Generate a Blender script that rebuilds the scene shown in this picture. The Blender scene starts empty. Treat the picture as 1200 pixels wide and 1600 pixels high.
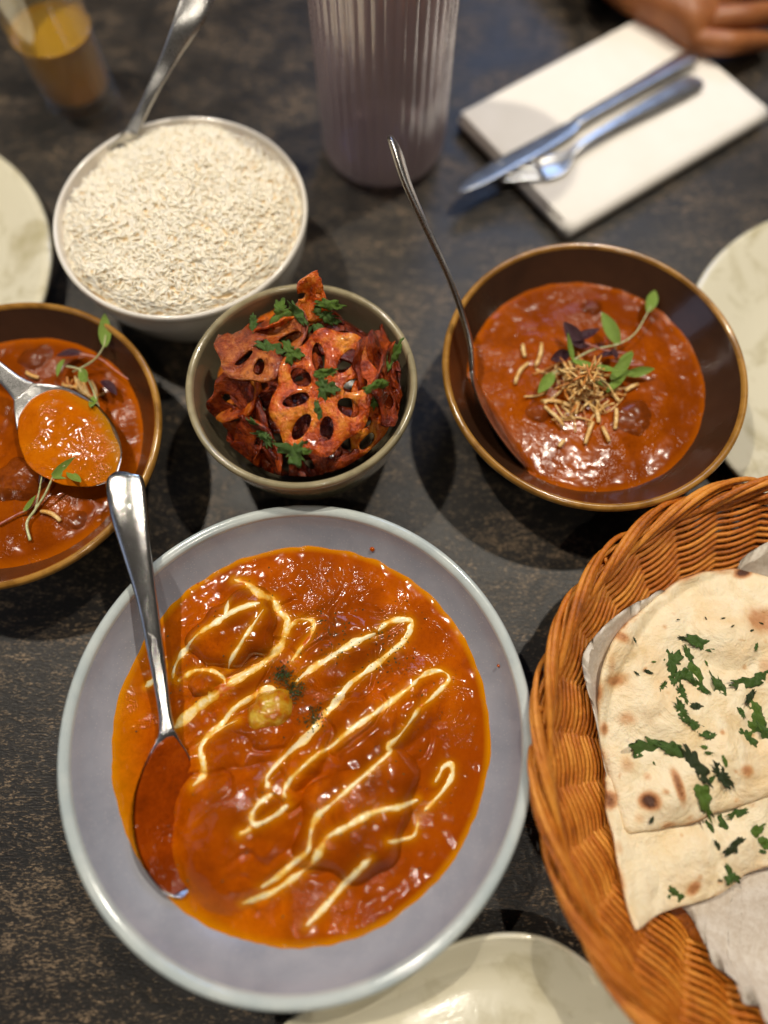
import bpy, bmesh, math, random
import numpy as np
from mathutils import Vector, Matrix, Quaternion, noise, geometry
R_ = random.Random(7)
PI = math.pi
sc = bpy.context.scene
C = sc.collection

# ------------------------------------------------------------------ camera, world, lamps, exposure
CAM_H, PITCH, FPX = .42, 71.5, 1000.0           # metres above the table, degrees below the horizon, focal length
cd = bpy.data.cameras.new('camera'); cam = bpy.data.objects.new('camera', cd); C.objects.link(cam)
cam.location = (0, 0, CAM_H); cam.rotation_euler = (math.radians(90 - PITCH), 0, 0)
cd.sensor_fit = 'VERTICAL'; cd.sensor_height = 36; cd.lens = 36 * FPX / 1600
cd.clip_start = .01; cd.clip_end = 50
cd.dof.use_dof = True; cd.dof.focus_distance = .385; cd.dof.aperture_fstop = 1.25
sc.camera = cam
w = bpy.data.worlds.new('World'); sc.world = w; w.use_nodes = True
bg = w.node_tree.nodes['Background']; bg.inputs[0].default_value = (.95, .85, .75, 1); bg.inputs[1].default_value = .06

def lamp(name, kind, loc, target, energy, col, size, angle=None):
    l = bpy.data.lights.new(name, kind); o = bpy.data.objects.new(name, l); C.objects.link(o)
    o.location = loc; d = Vector(target) - Vector(loc); o.rotation_euler = d.to_track_quat('-Z', 'Y').to_euler()
    l.energy = energy; l.color = col
    if kind == 'AREA': l.shape = 'RECTANGLE'; l.size = size[0]; l.size_y = size[1]
    else:
        l.shadow_soft_size = size
        if kind == 'SPOT': l.spot_size = math.radians(angle or 100); l.spot_blend = .6
    return o
WARM = (1, .915, .78)
lamp('ceiling_lamp', 'SPOT', (.55, .75, 1.55), (.05, .15, 0), 66, WARM, .024)
lamp('ceiling_lamp', 'SPOT', (-.62, .62, 1.5), (-.05, .15, 0), 58, WARM, .024)
lamp('ceiling_lamp', 'SPOT', (.12, -.62, 1.55), (0, .1, 0), 15, WARM, .03)
lamp('window_light', 'AREA', (.55, 2.5, 1.75), (.05, .4, 0), 13, (.40, .58, 1), (.8, .6))
lamp('window_light', 'AREA', (-2.2, -.4, 1.5), (-.1, .1, 0), 2.5, (.55, .68, 1), (.9, 1.2))
sc.view_settings.view_transform = 'Standard'; sc.view_settings.look = 'None'
sc.view_settings.exposure = 0; sc.view_settings.gamma = 1
sc.cycles.max_bounces = 8; sc.cycles.transmission_bounces = 8; sc.cycles.caustics_refractive = False; sc.cycles.caustics_reflective = False

# ------------------------------------------------------------------ helpers
_a = math.radians(PITCH)
def at(x, y, z):
    """measured point of the photograph (1200 x 1600) -> table coordinates at height z"""
    u, v = (x - 600) / FPX, (800 - y) / FPX
    d = (u, math.cos(_a) + v * math.sin(_a), -math.sin(_a) + v * math.cos(_a))
    t = (z - CAM_H) / d[2]
    return Vector((t * d[0], t * d[1], z))
def lin(r, g, b):
    f = lambda c: c / 12.92 if c <= .04045 else ((c + .055) / 1.055) ** 2.4
    return (f(r / 255), f(g / 255), f(b / 255), 1)
def nz(x, y, z=0.): return noise.noise((x, y, z))
def fr(x, y, z=0., o=3):
    s, a = 0, 1
    for i in range(o): s += a * noise.noise((x, y, z)); x *= 2.1; y *= 2.1; z = z * 2.1 + 3.7; a *= .5
    return s
def catmull(P, n, closed=False):
    P = [Vector(p) for p in P]; m = len(P); out = []
    rng = m if closed else m - 1
    for i in range(rng):
        if closed: a, b, c, d = P[(i - 1) % m], P[i], P[(i + 1) % m], P[(i + 2) % m]
        else: a, b, c, d = P[max(i - 1, 0)], P[i], P[i + 1], P[min(i + 2, m - 1)]
        for k in range(n):
            t = k / n
            out.append(.5 * ((2 * b) + (c - a) * t + (2 * a - 5 * b + 4 * c - d) * t * t + (3 * b - a - 3 * c + d) * t ** 3))
    if not closed: out.append(P[-1].copy())
    return out
def data(name, V, F, mat=None, smooth=True):
    me = bpy.data.meshes.new(name); me.from_pydata([tuple(v) for v in V], [], F); me.update()
    if smooth: me.polygons.foreach_set('use_smooth', [True] * len(me.polygons))
    if mat: me.materials.append(mat)
    return me
def link(name, me, parent=None, loc=None):
    o = bpy.data.objects.new(name, me); C.objects.link(o)
    if parent: o.parent = parent
    if loc is not None: o.location = loc
    return o
def obj(name, V, F, mat, parent=None, smooth=True, loc=None): return link(name, data(name, V, F, mat, smooth), parent, loc)
def thing(name, label, cat, loc=(0, 0, 0), group=None):
    o = bpy.data.objects.new(name, None); C.objects.link(o); o.location = loc; o.empty_display_size = .01
    return tag(o, label, cat, group)
def tag(o, label, cat, group=None, kind=None):
    o['label'] = label; o['category'] = cat
    if group: o['group'] = group
    if kind: o['kind'] = kind
    return o
def attr(me, name, vals):
    a = me.attributes.new(name, 'FLOAT', 'POINT'); a.data.foreach_set('value', [float(v) for v in vals])
def grid_faces(n, m, close_m=True, flip=False):
    F = []
    for i in range(n - 1):
        for j in range(m if close_m else m - 1):
            a, b, c, d = i * m + j, i * m + (j + 1) % m, (i + 1) * m + (j + 1) % m, (i + 1) * m + j
            F.append((a, d, c, b) if flip else (a, b, c, d))
    return F
def lathe(prof, seg=128, outline=None, n=5):
    P = catmull([(r, z, 0) for r, z in prof], n)
    V = []
    for p in P:
        for j in range(seg):
            t = 2 * PI * j / seg; k = outline(t) if outline else 1
            V.append((max(p.x, 0) * k * math.cos(t), max(p.x, 0) * k * math.sin(t), p.y))
    return V, grid_faces(len(P), seg)
def frames(P):
    T = [(P[min(i + 1, len(P) - 1)] - P[max(i - 1, 0)]).normalized() for i in range(len(P))]
    N = []; up = Vector((0, 0, 1))
    n = up - T[0] * up.dot(T[0])
    if n.length < 1e-3: n = Vector((1, 0, 0)) - T[0] * T[0].x
    n.normalize()
    for t in T:
        n = n - t * n.dot(t); n.normalize(); N.append(n.copy())
    return T, N
def tube(P, rad, sides=8, flat=1., closed=False, caps=True):
    P = [Vector(p) for p in P]; T, N = frames(P); V = []
    for i, p in enumerate(P):
        b = T[i].cross(N[i]); r = rad(i / (len(P) - 1)) if callable(rad) else rad
        for j in range(sides):
            t = 2 * PI * j / sides
            V.append(p + (b * math.cos(t) + N[i] * math.sin(t) * flat) * r)
    F = grid_faces(len(P), sides)
    if closed:
        k = (len(P) - 1) * sides
        F += [(k + j, k + (j + 1) % sides, (j + 1) % sides, j) for j in range(sides)]
    elif caps:
        F.append(tuple(range(sides))[::-1]); F.append(tuple(range((len(P) - 1) * sides, len(P) * sides)))
    return V, F
def star(bound, cen, top, rings, bot=None, power=1.):
    """surface over a star shaped outline: rings from the centre out, height top(x, y, t), closed below by bot"""
    m = len(bound); V = [(cen[0], cen[1], top(cen[0], cen[1], 0))]; Tn = [0.]
    for i in range(1, rings + 1):
        t = (i / rings) ** power
        for b in bound:
            x = cen[0] + (b[0] - cen[0]) * t; y = cen[1] + (b[1] - cen[1]) * t
            V.append((x, y, top(x, y, t))); Tn.append(t)
    F = [(0, 1 + j, 1 + (j + 1) % m) for j in range(m)]
    for i in range(rings - 1):
        for j in range(m):
            a = 1 + i * m
            F.append((a + j, a + m + j, a + m + (j + 1) % m, a + (j + 1) % m))
    if bot:
        off = len(V); nr = max(3, rings // 4); V.append((cen[0], cen[1], bot(cen[0], cen[1], 0))); Tn.append(0)
        for i in range(1, nr):
            t = i / nr
            for b in bound:
                x = cen[0] + (b[0] - cen[0]) * t; y = cen[1] + (b[1] - cen[1]) * t
                V.append((x, y, bot(x, y, t))); Tn.append(t)
        F += [(off, off + 1 + (j + 1) % m, off + 1 + j) for j in range(m)]
        for i in range(nr - 2):
            a = off + 1 + i * m
            F += [(a + j, a + (j + 1) % m, a + m + (j + 1) % m, a + m + j) for j in range(m)]
        a = off + 1 + (nr - 2) * m; e = 1 + (rings - 1) * m
        F += [(a + j, a + (j + 1) % m, e + (j + 1) % m, e + j) for j in range(m)]
    return V, F, Tn

# ------------------------------------------------------------------ materials
class NT:
    def __init__(s, name):
        s.m = bpy.data.materials.new(name); s.m.use_nodes = True; s.t = s.m.node_tree; s.n = s.t.nodes; s.l = s.t.links
        s.p = s.n['Principled BSDF']; s.tc = s.n.new('ShaderNodeTexCoord'); s.co = s.tc.outputs['Object']; s.nrm = None
    def mapping(s, scale):
        m = s.n.new('ShaderNodeMapping'); m.inputs['Scale'].default_value = scale; s.l.new(s.co, m.inputs[0]); return m.outputs[0]
    def noise(s, scale, detail=3, rough=.5, dist=0., co=None):
        x = s.n.new('ShaderNodeTexNoise'); x.inputs['Scale'].default_value = scale; x.inputs['Detail'].default_value = detail
        x.inputs['Roughness'].default_value = rough; x.inputs['Distortion'].default_value = dist
        s.l.new(co or s.co, x.inputs['Vector']); return x.outputs['Fac']
    def voro(s, scale, co=None, out='Distance'):
        x = s.n.new('ShaderNodeTexVoronoi'); x.inputs['Scale'].default_value = scale; s.l.new(co or s.co, x.inputs['Vector']); return x.outputs[out]
    def attr(s, name):
        x = s.n.new('ShaderNodeAttribute'); x.attribute_name = name; return x.outputs['Fac']
    def ramp(s, fac, stops, interp='LINEAR'):
        r = s.n.new('ShaderNodeValToRGB'); r.color_ramp.interpolation = interp; e = r.color_ramp.elements
        while len(e) < len(stops): e.new(.5)
        for i, (p, c) in enumerate(stops):
            e[i].position = p; e[i].color = c if not isinstance(c, (int, float)) else (c, c, c, 1)
        s.l.new(fac, r.inputs[0]); return r.outputs[0]
    def mix(s, fac, a, b, mode='MIX'):
        x = s.n.new('ShaderNodeMix'); x.data_type = 'RGBA'; x.blend_type = mode
        for i, v in ((0, fac), (6, a), (7, b)):
            if isinstance(v, (int, float)): x.inputs[i].default_value = v
            elif isinstance(v, tuple): x.inputs[i].default_value = v
            else: s.l.new(v, x.inputs[i])
        return x.outputs[2]
    def math(s, op, a, b=0.):
        x = s.n.new('ShaderNodeMath'); x.operation = op
        for i, v in ((0, a), (1, b)):
            if isinstance(v, (int, float)): x.inputs[i].default_value = v
            else: s.l.new(v, x.inputs[i])
        return x.outputs[0]
    def bump(s, h, dist, strength=1.):
        b = s.n.new('ShaderNodeBump'); b.inputs['Distance'].default_value = dist; b.inputs['Strength'].default_value = strength
        s.l.new(h, b.inputs['Height'])
        if s.nrm: s.l.new(s.nrm, b.inputs['Normal'])
        s.nrm = b.outputs[0]
    def done(s, col=None, rough=.5, **kw):
        def put(k, v):
            if isinstance(v, (int, float, tuple)): s.p.inputs[k].default_value = v
            else: s.l.new(v, s.p.inputs[k])
        if col is not None: put('Base Color', col)
        put('Roughness', rough)
        for k, v in kw.items(): put(k.replace('_', ' '), v)
        if s.nrm: s.l.new(s.nrm, s.p.inputs['Normal'])
        return s.m

def m_table():
    s = NT('dark_stone_laminate'); st = s.mapping((.42, 1.15, 1)); st2 = s.mapping((.6, 1, 1))
    base = s.ramp(s.noise(9, 5, .6, .6, st2), [(.30, lin(20, 18, 16)), (.55, lin(33, 30, 27)), (.75, lin(48, 44, 40))])
    f1 = s.noise(800, 3, .65, .4, st); f2 = s.noise(200, 5, .7, 1.2, st); patch = s.noise(26, 4, .6, .8, st2)
    fl = s.math('ADD', s.math('MULTIPLY', f1, .55), s.math('MULTIPLY', f2, .45))
    fl = s.math('ADD', fl, s.math('MULTIPLY', s.math('SUBTRACT', patch, .5), .24))
    fleck = s.ramp(fl, [(.52, 0.), (.585, .5), (.65, 1.)])
    c = s.mix(fleck, base, lin(138, 116, 90)); 
    dk = s.ramp(s.noise(420, 4, .6, .5, st), [(.38, 1.), (.5, 0.)]); c = s.mix(s.math('MULTIPLY', dk, .55), c, lin(22, 19, 16))
    s.bump(fl, .0006, .8)
    r = s.ramp(patch, [(.3, .36), (.7, .50)])
    return s.done(c, r, Specular_IOR_Level=.45)
def m_glaze(name, col, col2, rough=.18, speck=None, nscale=30, coat=.3, var=(.35, .65)):
    s = NT(name); c = s.ramp(s.noise(nscale, 4, .6, .5), [(var[0], col), (var[1], col2)])
    if speck:
        v = s.voro(520); f = s.ramp(v, [(.10, 1.), (.17, 0.)]); c = s.mix(s.math('MULTIPLY', f, .6), c, speck)
    s.bump(s.noise(45, 2), .0006, .35); s.bump(s.noise(420, 2), .00010, .5)
    return s.done(c, rough, Coat_Weight=coat, Coat_Roughness=.06)
def m_plain(name, col, rough=.5, **kw): return NT(name).done(col, rough, **kw)
def m_sauce(name, dark, mid, light, oil, rough=.2, grain=1., brown=None, spec=.22):
    s = NT(name)
    n1 = s.noise(38, 5, .6, .8); n2 = s.noise(420, 4, .7)
    f = s.math('ADD', s.math('MULTIPLY', n1, .65), s.math('MULTIPLY', n2, .35))
    c = s.ramp(f, [(.33, dark), (.5, mid), (.68, light)])
    sp = s.ramp(s.voro(330), [(.06, 1.), (.11, 0.)]); sp = s.math('MULTIPLY', sp, s.ramp(s.noise(60, 2), [(.5, 0.), (.62, .8)]))
    c = s.mix(sp, c, lin(70, 26, 8))
    c = s.mix(s.ramp(s.noise(15, 3, .6, .5), [(.42, 0.), (.62, .75)]), c, dark)
    c = s.mix(s.math('MULTIPLY', s.attr('brown'), .85), c, brown or dark)
    c = s.mix(s.attr('oil'), c, oil)
    c = s.mix(s.attr('herb'), c, lin(58, 50, 20))
    g = s.math('SUBTRACT', 1., s.attr('smooth'))
    s.bump(s.noise(48, 3, .5, .6), .0010, .5)
    m = s.ramp(s.noise(42, 4, .65, .8), [(.50, .08), (.62, 1.)])
    mg = s.math('MULTIPLY', m, g)
    s.bump(s.math('MULTIPLY', s.noise(560, 1.5, .5, .4), mg), .00065 * grain, .9)
    return s.done(c, rough, Specular_IOR_Level=spec, Coat_Weight=.3 * spec, Coat_Roughness=.05)
def m_cream():
    s = NT('cream'); f = s.attr('oil'); n = s.noise(230, 3, .6, .8)
    k = s.math('ADD', f, s.math('MULTIPLY', s.math('SUBTRACT', n, .5), .8))
    c = s.ramp(k, [(.18, lin(246, 230, 186)), (.42, lin(240, 200, 104)), (.70, lin(228, 158, 26)), (.98, lin(196, 92, 4))])
    sp = s.ramp(s.voro(600), [(.05, 1.), (.12, 0.)]); c = s.mix(s.math('MULTIPLY', sp, .55), c, lin(70, 62, 22))
    s.bump(s.noise(380, 3), .0006, .6)
    return s.done(c, .28, Coat_Weight=.3, Coat_Roughness=.12, Subsurface_Weight=.0)
def m_steel(name='brushed_steel', scr=1., rg=(.09, .24)):
    s = NT(name); st = s.mapping((1, 1, 1))
    sc_ = s.noise(1400, 3, .7, 2.5, st)
    c = s.ramp(s.noise(60, 3), [(.3, (.46, .45, .44, 1)), (.7, (.64, .63, .61, 1))])
    s.bump(sc_, .00007 * scr, .8); s.bump(s.noise(120, 2), .0004, .2)
    r = s.ramp(sc_, [(.4, rg[0]), (.75, rg[1])])
    return s.done(c, r, Metallic=1.)
def m_chip(name, a, b, d, rough=.22):
    s = NT(name); n1 = s.noise(52, 5, .62, 1.0); n2 = s.noise(300, 4, .7)
    f = s.math('ADD', s.math('MULTIPLY', n1, .72), s.math('MULTIPLY', n2, .28))
    c = s.ramp(f, [(.36, a), (.475, b), (.61, d)])
    c = s.mix(s.ramp(s.noise(240, 3, .6), [(.56, 0.), (.68, .6)]), c, a)
    s.bump(s.noise(150, 5, .65), .0030, .7); s.bump(s.noise(700, 3, .65), .0011, .9)
    return s.done(c, rough, Specular_IOR_Level=.45, Coat_Weight=.25, Coat_Roughness=.07)
def m_leaf(name, a, b, rough=.35):
    s = NT(name); c = s.ramp(s.noise(260, 4, .6), [(.36, a), (.64, b)])
    s.bump(s.voro(420), .0006, .6)
    s.bump(s.noise(900, 3), .0005, .6)
    return s.done(c, rough, Specular_IOR_Level=.5)
def m_wicker():
    s = NT('wicker'); oi = s.n.new('ShaderNodeObjectInfo')
    n = s.noise(55, 4, .6, .3); st = s.noise(520, 4, .7, .4)
    f = s.math('ADD', s.math('MULTIPLY', n, .5), s.math('MULTIPLY', st, .35)); f = s.math('ADD', f, s.math('MULTIPLY', oi.outputs['Random'], .16))
    c = s.ramp(f, [(.30, lin(112, 56, 8)), (.46, lin(186, 102, 22)), (.64, lin(222, 146, 54))])
    s.bump(st, .0007, .8)
    return s.done(c, .42, Specular_IOR_Level=.4)
def m_naan():
    s = NT('naan_bread'); n1 = s.noise(42, 5, .6, .4); n2 = s.noise(420, 4, .7)
    c = s.ramp(s.math('ADD', s.math('MULTIPLY', n1, .8), s.math('MULTIPLY', n2, .2)), [(.34, lin(230, 206, 160)), (.52, lin(242, 226, 192)), (.7, lin(238, 216, 174))])
    c = s.mix(s.ramp(s.noise(22, 3, .6, .5), [(.48, 0.), (.70, .55)]), c, lin(224, 182, 120))
    edge = s.math('ADD', s.attr('toast'), s.math('MULTIPLY', s.math('SUBTRACT', s.noise(120, 4, .6), .5), s.math('MULTIPLY', s.attr('toast'), 1.3)))
    c = s.mix(s.ramp(edge, [(.10, 0.), (.45, .75), (.8, 1.)]), c, s.ramp(edge, [(.1, lin(214, 158, 84)), (.5, lin(186, 112, 44)), (.95, lin(78, 40, 20))]))
    c = s.mix(s.math('MULTIPLY', s.attr('oil'), .35), c, lin(222, 176, 96))
    s.bump(s.noise(60, 5, .62, .6), .0048, .7); s.bump(s.noise(500, 3, .6), .0006, .7)
    return s.done(c, s.ramp(s.attr('oil'), [(0., .62), (1., .28)]), Subsurface_Weight=.1, Subsurface_Radius=(.003, .002, .001))
def m_shell(name, tint, body, f_body, f_gloss, rough=.06, bump=None):
    s = NT(name); tr = s.n.new('ShaderNodeBsdfTransparent'); tr.inputs[0].default_value = tint
    if bump: s.bump(s.noise(*bump[:2]), bump[2], .6)
    s.done(body, .35); gl = s.n.new('ShaderNodeBsdfGlossy'); gl.inputs['Roughness'].default_value = rough; gl.inputs[0].default_value = (1, 1, 1, 1)
    if s.nrm: s.l.new(s.nrm, gl.inputs['Normal'])
    m1 = s.n.new('ShaderNodeMixShader'); m1.inputs[0].default_value = f_body; s.l.new(tr.outputs[0], m1.inputs[1]); s.l.new(s.p.outputs[0], m1.inputs[2])
    lw = s.n.new('ShaderNodeLayerWeight'); lw.inputs[0].default_value = .5; fz = s.math('ADD', s.math('MULTIPLY', lw.outputs['Facing'], f_gloss), .04)
    m2 = s.n.new('ShaderNodeMixShader'); s.l.new(fz, m2.inputs[0]); s.l.new(m1.outputs[0], m2.inputs[1]); s.l.new(gl.outputs[0], m2.inputs[2])
    s.l.new(m2.outputs[0], s.n['Material Output'].inputs[0]); return s.m
def m_glass(name, col, rough=0., ior=1.45, **kw): return m_plain(name, col, rough, Transmission_Weight=1., IOR=ior, **kw)

M = dict(
    table=m_table(),
    lilac=m_glaze('lilac_grey_glaze', lin(138, 141, 151), lin(158, 159, 168), .22, lin(196, 190, 188), 22),
    lilac_rim=m_glaze('pale_blue_grey_rim_glaze', lin(174, 184, 184), lin(198, 204, 200), .16),
    brown=m_glaze('dark_brown_glaze', lin(52, 32, 20), lin(68, 42, 26), .16, None, 16),
    ochre=m_glaze('ochre_rim_glaze', lin(132, 90, 32), lin(174, 126, 56), .20, None, 60),
    darkout=m_glaze('dark_exterior_glaze', lin(38, 28, 22), lin(56, 42, 32), .35, None, 20),
    olive=m_glaze('olive_grey_glaze', lin(86, 78, 60), lin(104, 95, 75), .20, None, 20),
    olive_rim=m_glaze('olive_rim_glaze', lin(134, 124, 96), lin(160, 148, 116), .18, None, 60),
    white=m_glaze('white_glaze', lin(222, 216, 206), lin(230, 224, 214), .2),
    creamglaze=m_glaze('speckled_cream_glaze', lin(188, 178, 144), lin(220, 213, 188), .14, None, 34, .5, (.30, .50)),
    sauceA=m_sauce('butter_sauce', lin(142, 58, 0), lin(182, 82, 0), lin(202, 102, 0), lin(204, 132, 0), .13, .8, lin(122, 50, 0)),
    chickA=m_sauce('sauced_chicken', lin(132, 54, 0), lin(170, 76, 0), lin(194, 98, 0), lin(204, 130, 0), .13, .8, lin(116, 46, 0)),
    sauceB=m_sauce('brown_curry_sauce', lin(116, 48, 0), lin(146, 65, 0), lin(168, 82, 4), lin(196, 100, 0), .17, .80, None, .12),
    meatB=m_sauce('sauced_meat', lin(92, 38, 4), lin(126, 56, 8), lin(156, 78, 18), lin(160, 82, 8), .24),
    sauceC=m_sauce('orange_spoonful', lin(164, 76, 0), lin(190, 98, 0), lin(204, 114, 6), lin(160, 110, 10), .14, 1.5),
    spoonA=m_sauce('thin_red_sauce', lin(110, 40, 0), lin(140, 54, 0), lin(160, 70, 4), lin(170, 90, 0), .14, 1.2),
    cream=m_cream(), steel=m_steel(), steel2=m_steel('polished_steel', .9, (.22, .42)),
    chipA=m_chip('glazed_orange_chip', lin(112, 26, 0), lin(198, 78, 0), lin(226, 140, 34)),
    chipB=m_chip('glazed_red_chip', lin(58, 12, 0), lin(116, 32, 0), lin(176, 72, 6)),
    chipC=m_chip('glazed_maroon_chip', lin(44, 8, 2), lin(96, 24, 6), lin(150, 60, 20)),
    chipD=m_chip('dusty_red_chip', lin(80, 22, 4), lin(142, 58, 14), lin(190, 108, 42), .26),
    leafA=m_leaf('fresh_cilantro', lin(58, 92, 22), lin(118, 148, 52)), leafB=m_leaf('dark_cilantro', lin(44, 74, 26), lin(98, 130, 52)),
    leafC=m_leaf('wilted_cilantro', lin(32, 40, 20), lin(66, 82, 38)), microA=m_leaf('micro_leaf_green', lin(98, 136, 34), lin(162, 186, 84)),
    microP=m_leaf('micro_leaf_purple', lin(40, 20, 26), lin(88, 44, 56)), stemG=m_leaf('pale_green_stem', lin(170, 176, 112), lin(206, 204, 158)),
    stemP=m_leaf('pink_stem', lin(176, 104, 100), lin(206, 150, 132)),
    straw=m_leaf('fried_potato', lin(206, 150, 70), lin(236, 204, 140), .4), strawD=m_leaf('fried_potato_brown', lin(176, 96, 26), lin(212, 150, 70), .4),
    wicker=m_wicker(), naan=m_naan(), skin=None)
def m_rice():
    s = NT('boiled_rice'); c = s.ramp(s.noise(300, 3), [(.3, lin(248, 234, 206)), (.7, lin(254, 247, 230))])
    return s.done(c, .42, Subsurface_Weight=.3, Subsurface_Radius=(1, .8, .6), Subsurface_Scale=.002)
M['rice'] = m_rice()
def m_paper():
    s = NT('greaseproof_paper'); c = s.ramp(s.noise(240, 5, .7), [(.35, lin(196, 182, 164)), (.65, lin(216, 206, 192))])
    sp = s.ramp(s.voro(150), [(.03, 1.), (.06, 0.)]); c = s.mix(s.math('MULTIPLY', sp, .5), c, lin(160, 130, 80))
    s.bump(s.noise(60, 5, .6, .5), .002, .6); s.bump(s.noise(700, 2), .0003, .5); return s.done(c, .5)
M['paper'] = m_paper()
def m_napkin():
    s = NT('paper_linen'); s.bump(s.noise(900, 2), .0003, .6); s.bump(s.noise(40, 3), .001, .5)
    return s.done(s.ramp(s.noise(30, 3), [(.3, lin(236, 230, 220)), (.7, lin(242, 236, 228))]), .75)
M['napkin'] = m_napkin()

# ------------------------------------------------------------------ table
def rbox(x0, x1, y0, y1, z0, z1, b=.003, seg=2):
    bm = bmesh.new(); bmesh.ops.create_cube(bm, size=1)
    for v in bm.verts: v.co = Vector((x0 + (v.co.x + .5) * (x1 - x0), y0 + (v.co.y + .5) * (y1 - y0), z0 + (v.co.z + .5) * (z1 - z0)))
    bmesh.ops.bevel(bm, geom=bm.edges[:], offset=b, segments=seg, affect='EDGES', profile=.5); return bm
def from_bm(name, bm, mat, parent=None, smooth=False):
    me = bpy.data.meshes.new(name); bm.to_mesh(me); bm.free(); me.materials.append(mat)
    if smooth: me.polygons.foreach_set('use_smooth', [True] * len(me.polygons))
    return link(name, me, parent)
tb = from_bm('table', rbox(-.75, .75, -.5, 1.0, -.035, 0, .004), M['table'])
tag(tb, 'dark brown stone patterned table top with tan flecks', 'table', kind='structure')

# ------------------------------------------------------------------ bowls and plates
def bowl(name, label, loc, inner, lip, outer, mi, mr, mo, seg=160):
    """inner: (r, z) from the centre to the lip; lip: round edge; outer: from the lip down to the foot"""
    t = thing(name, label, 'bowl', loc)
    V, F = lathe(inner, seg); obj('interior', V, F, mi, t)
    V, F = lathe(lip, seg, n=6); obj('rim', V, F, mr, t)
    V, F = lathe(outer, seg); obj('exterior', V, F, mo, t)
    return t
MB = (-.0480, -.0015)
bowl('serving_bowl', 'wide lilac-grey glazed bowl holding the orange curry with cream drizzle', (*MB, 0),
     [(0, .009), (.04, .009), (.075, .0105), (.093, .0165), (.108, .0275), (.1185, .0375), (.1240, .0452)],
     [(.1240, .0452), (.1248, .0470), (.1265, .0482), (.1288, .0485), (.1306, .0472), (.1312, .0445), (.1300, .0410)],
     [(.1300, .0410), (.122, .030), (.105, .0165), (.085, .0085), (.068, .006), (.066, .002), (.064, .0002), (.060, .0002), (.058, .003), (.03, .005), (0, .005)],
     M['lilac'], M['lilac_rim'], M['lilac_rim'])
BB = [(0, .010), (.03, .010), (.052, .0145), (.070, .0275), (.084, .0430), (.0915, .0525), (.0940, .0560)]
BL = [(.0940, .0560), (.0948, .0573), (.0962, .0580), (.0979, .0572), (.0986, .0550), (.0980, .0525)]
BO = [(.0980, .0525), (.090, .040), (.075, .022), (.056, .009), (.046, .006), (.044, .001), (.041, .0002), (.038, .0005), (.036, .004), (0, .005)]
RB, LB = (.1362, .2210), (-.2380, .1720)
bowl('curry_bowl', 'dark brown bowl with ochre rim, steel spoon leaning over its edge toward the bottle', (*RB, 0), BB, BL, BO, M['brown'], M['ochre'], M['darkout'])
bowl('curry_bowl', 'dark brown bowl with ochre rim whose sauce holds a heaped serving spoon', (*LB, 0), BB, BL, BO, M['brown'], M['ochre'], M['darkout'])
GB = (-.0512, .2035)
bowl('snack_bowl', 'small deep olive-grey bowl filled with glazed lotus root chips', (*GB, 0),
     [(0, .008), (.042, .009), (.051, .018), (.060, .042), (.0662, .064), (.0674, .0675)],
     [(.0672, .0675), (.0680, .0695), (.0698, .0704), (.0716, .0694), (.0721, .0668), (.0712, .0640)],
     [(.0712, .0640), (.0690, .050), (.0635, .026), (.0565, .010), (.0510, .004), (.0490, .0005), (.045, .0002), (.043, .003), (0, .004)],
     M['olive'], M['olive_rim'], M['olive_rim'])
WB = (-.1400, .3360)
bowl('rice_bowl', 'white bowl heaped with plain boiled rice', (*WB, 0),
     [(0, .008), (.045, .009), (.064, .02), (.0765, .042), (.0828, .0625), (.0836, .0655)],
     [(.0835, .0655), (.0842, .0676), (.0856, .0684), (.0870, .0674), (.0873, .0650), (.0866, .0630)],
     [(.0866, .0630), (.0835, .046), (.0745, .022), (.0620, .008), (.0550, .0008), (.051, .0002), (.049, .003), (0, .004)],
     M['white'], M['white'], M['white'])
PROF = [(0, .006), (.30, .006), (.52, .0063), (.66, .0085), (.78, .0130), (.90, .0185), (.965, .0212), (.99, .0208), (1., .0190), (.985, .0165), (.86, .0105), (.72, .0045), (.60, .0015), (.58, .0003), (.54, .0003), (.52, .0020), (0, .0025)]
def plate(label, loc, R, wob, ph):
    f = lambda t: R * (1 + wob * math.cos(2 * t + ph) + .4 * wob * math.cos(3 * t + 1.3 * ph))
    t = thing('dinner_plate', label, 'plate', loc)
    k = 12; V, F = lathe([(r, z) for r, z in PROF[:7]], 144, f); obj('well', V, F, M['creamglaze'], t)
    V, F = lathe([(r, z) for r, z in PROF[6:]], 144, f); obj('rim', V, F, M['creamglaze'], t)
    return t
plate('glossy cream plate beside the rice bowl', (-.4040, .3177, 0), .152, .0, 0)
plate('mottled cream plate half hidden behind the spoon-leaning brown bowl', (.3620, .2395, 0), .1475, .0, 0)
# plate with an uneven outline in front
pb = [(440, 1606), (500, 1566), (600, 1520), (680, 1486), (740, 1466), (800, 1459), (860, 1468), (920, 1504), (960, 1548), (990, 1592),
      (1010, 1650), (1003, 1720), (950, 1790), (850, 1840), (700, 1850), (560, 1800), (460, 1730), (425, 1660)]
pc = at(720, 1655, .0212); B = [(p - pc) for p in catmull([at(x, y, .0212) for x, y in pb], 8, True)]
ang = np.array([math.atan2(p.y, p.x) for p in B]); rad = np.array([p.xy.length for p in B]); o_ = np.argsort(ang)
fo = lambda t: float(np.interp((t + PI) % (2 * PI) - PI, ang[o_], rad[o_], period=2 * PI))
t = thing('dinner_plate', 'cream plate with uneven outline tucked under the lilac-grey bowl edge', 'plate', (pc.x, pc.y, 0))
V, F = lathe(PROF[:7], 144, fo); obj('well', V, F, M['creamglaze'], t)
V, F = lathe(PROF[6:], 144, fo); obj('rim', V, F, M['creamglaze'], t)

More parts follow.
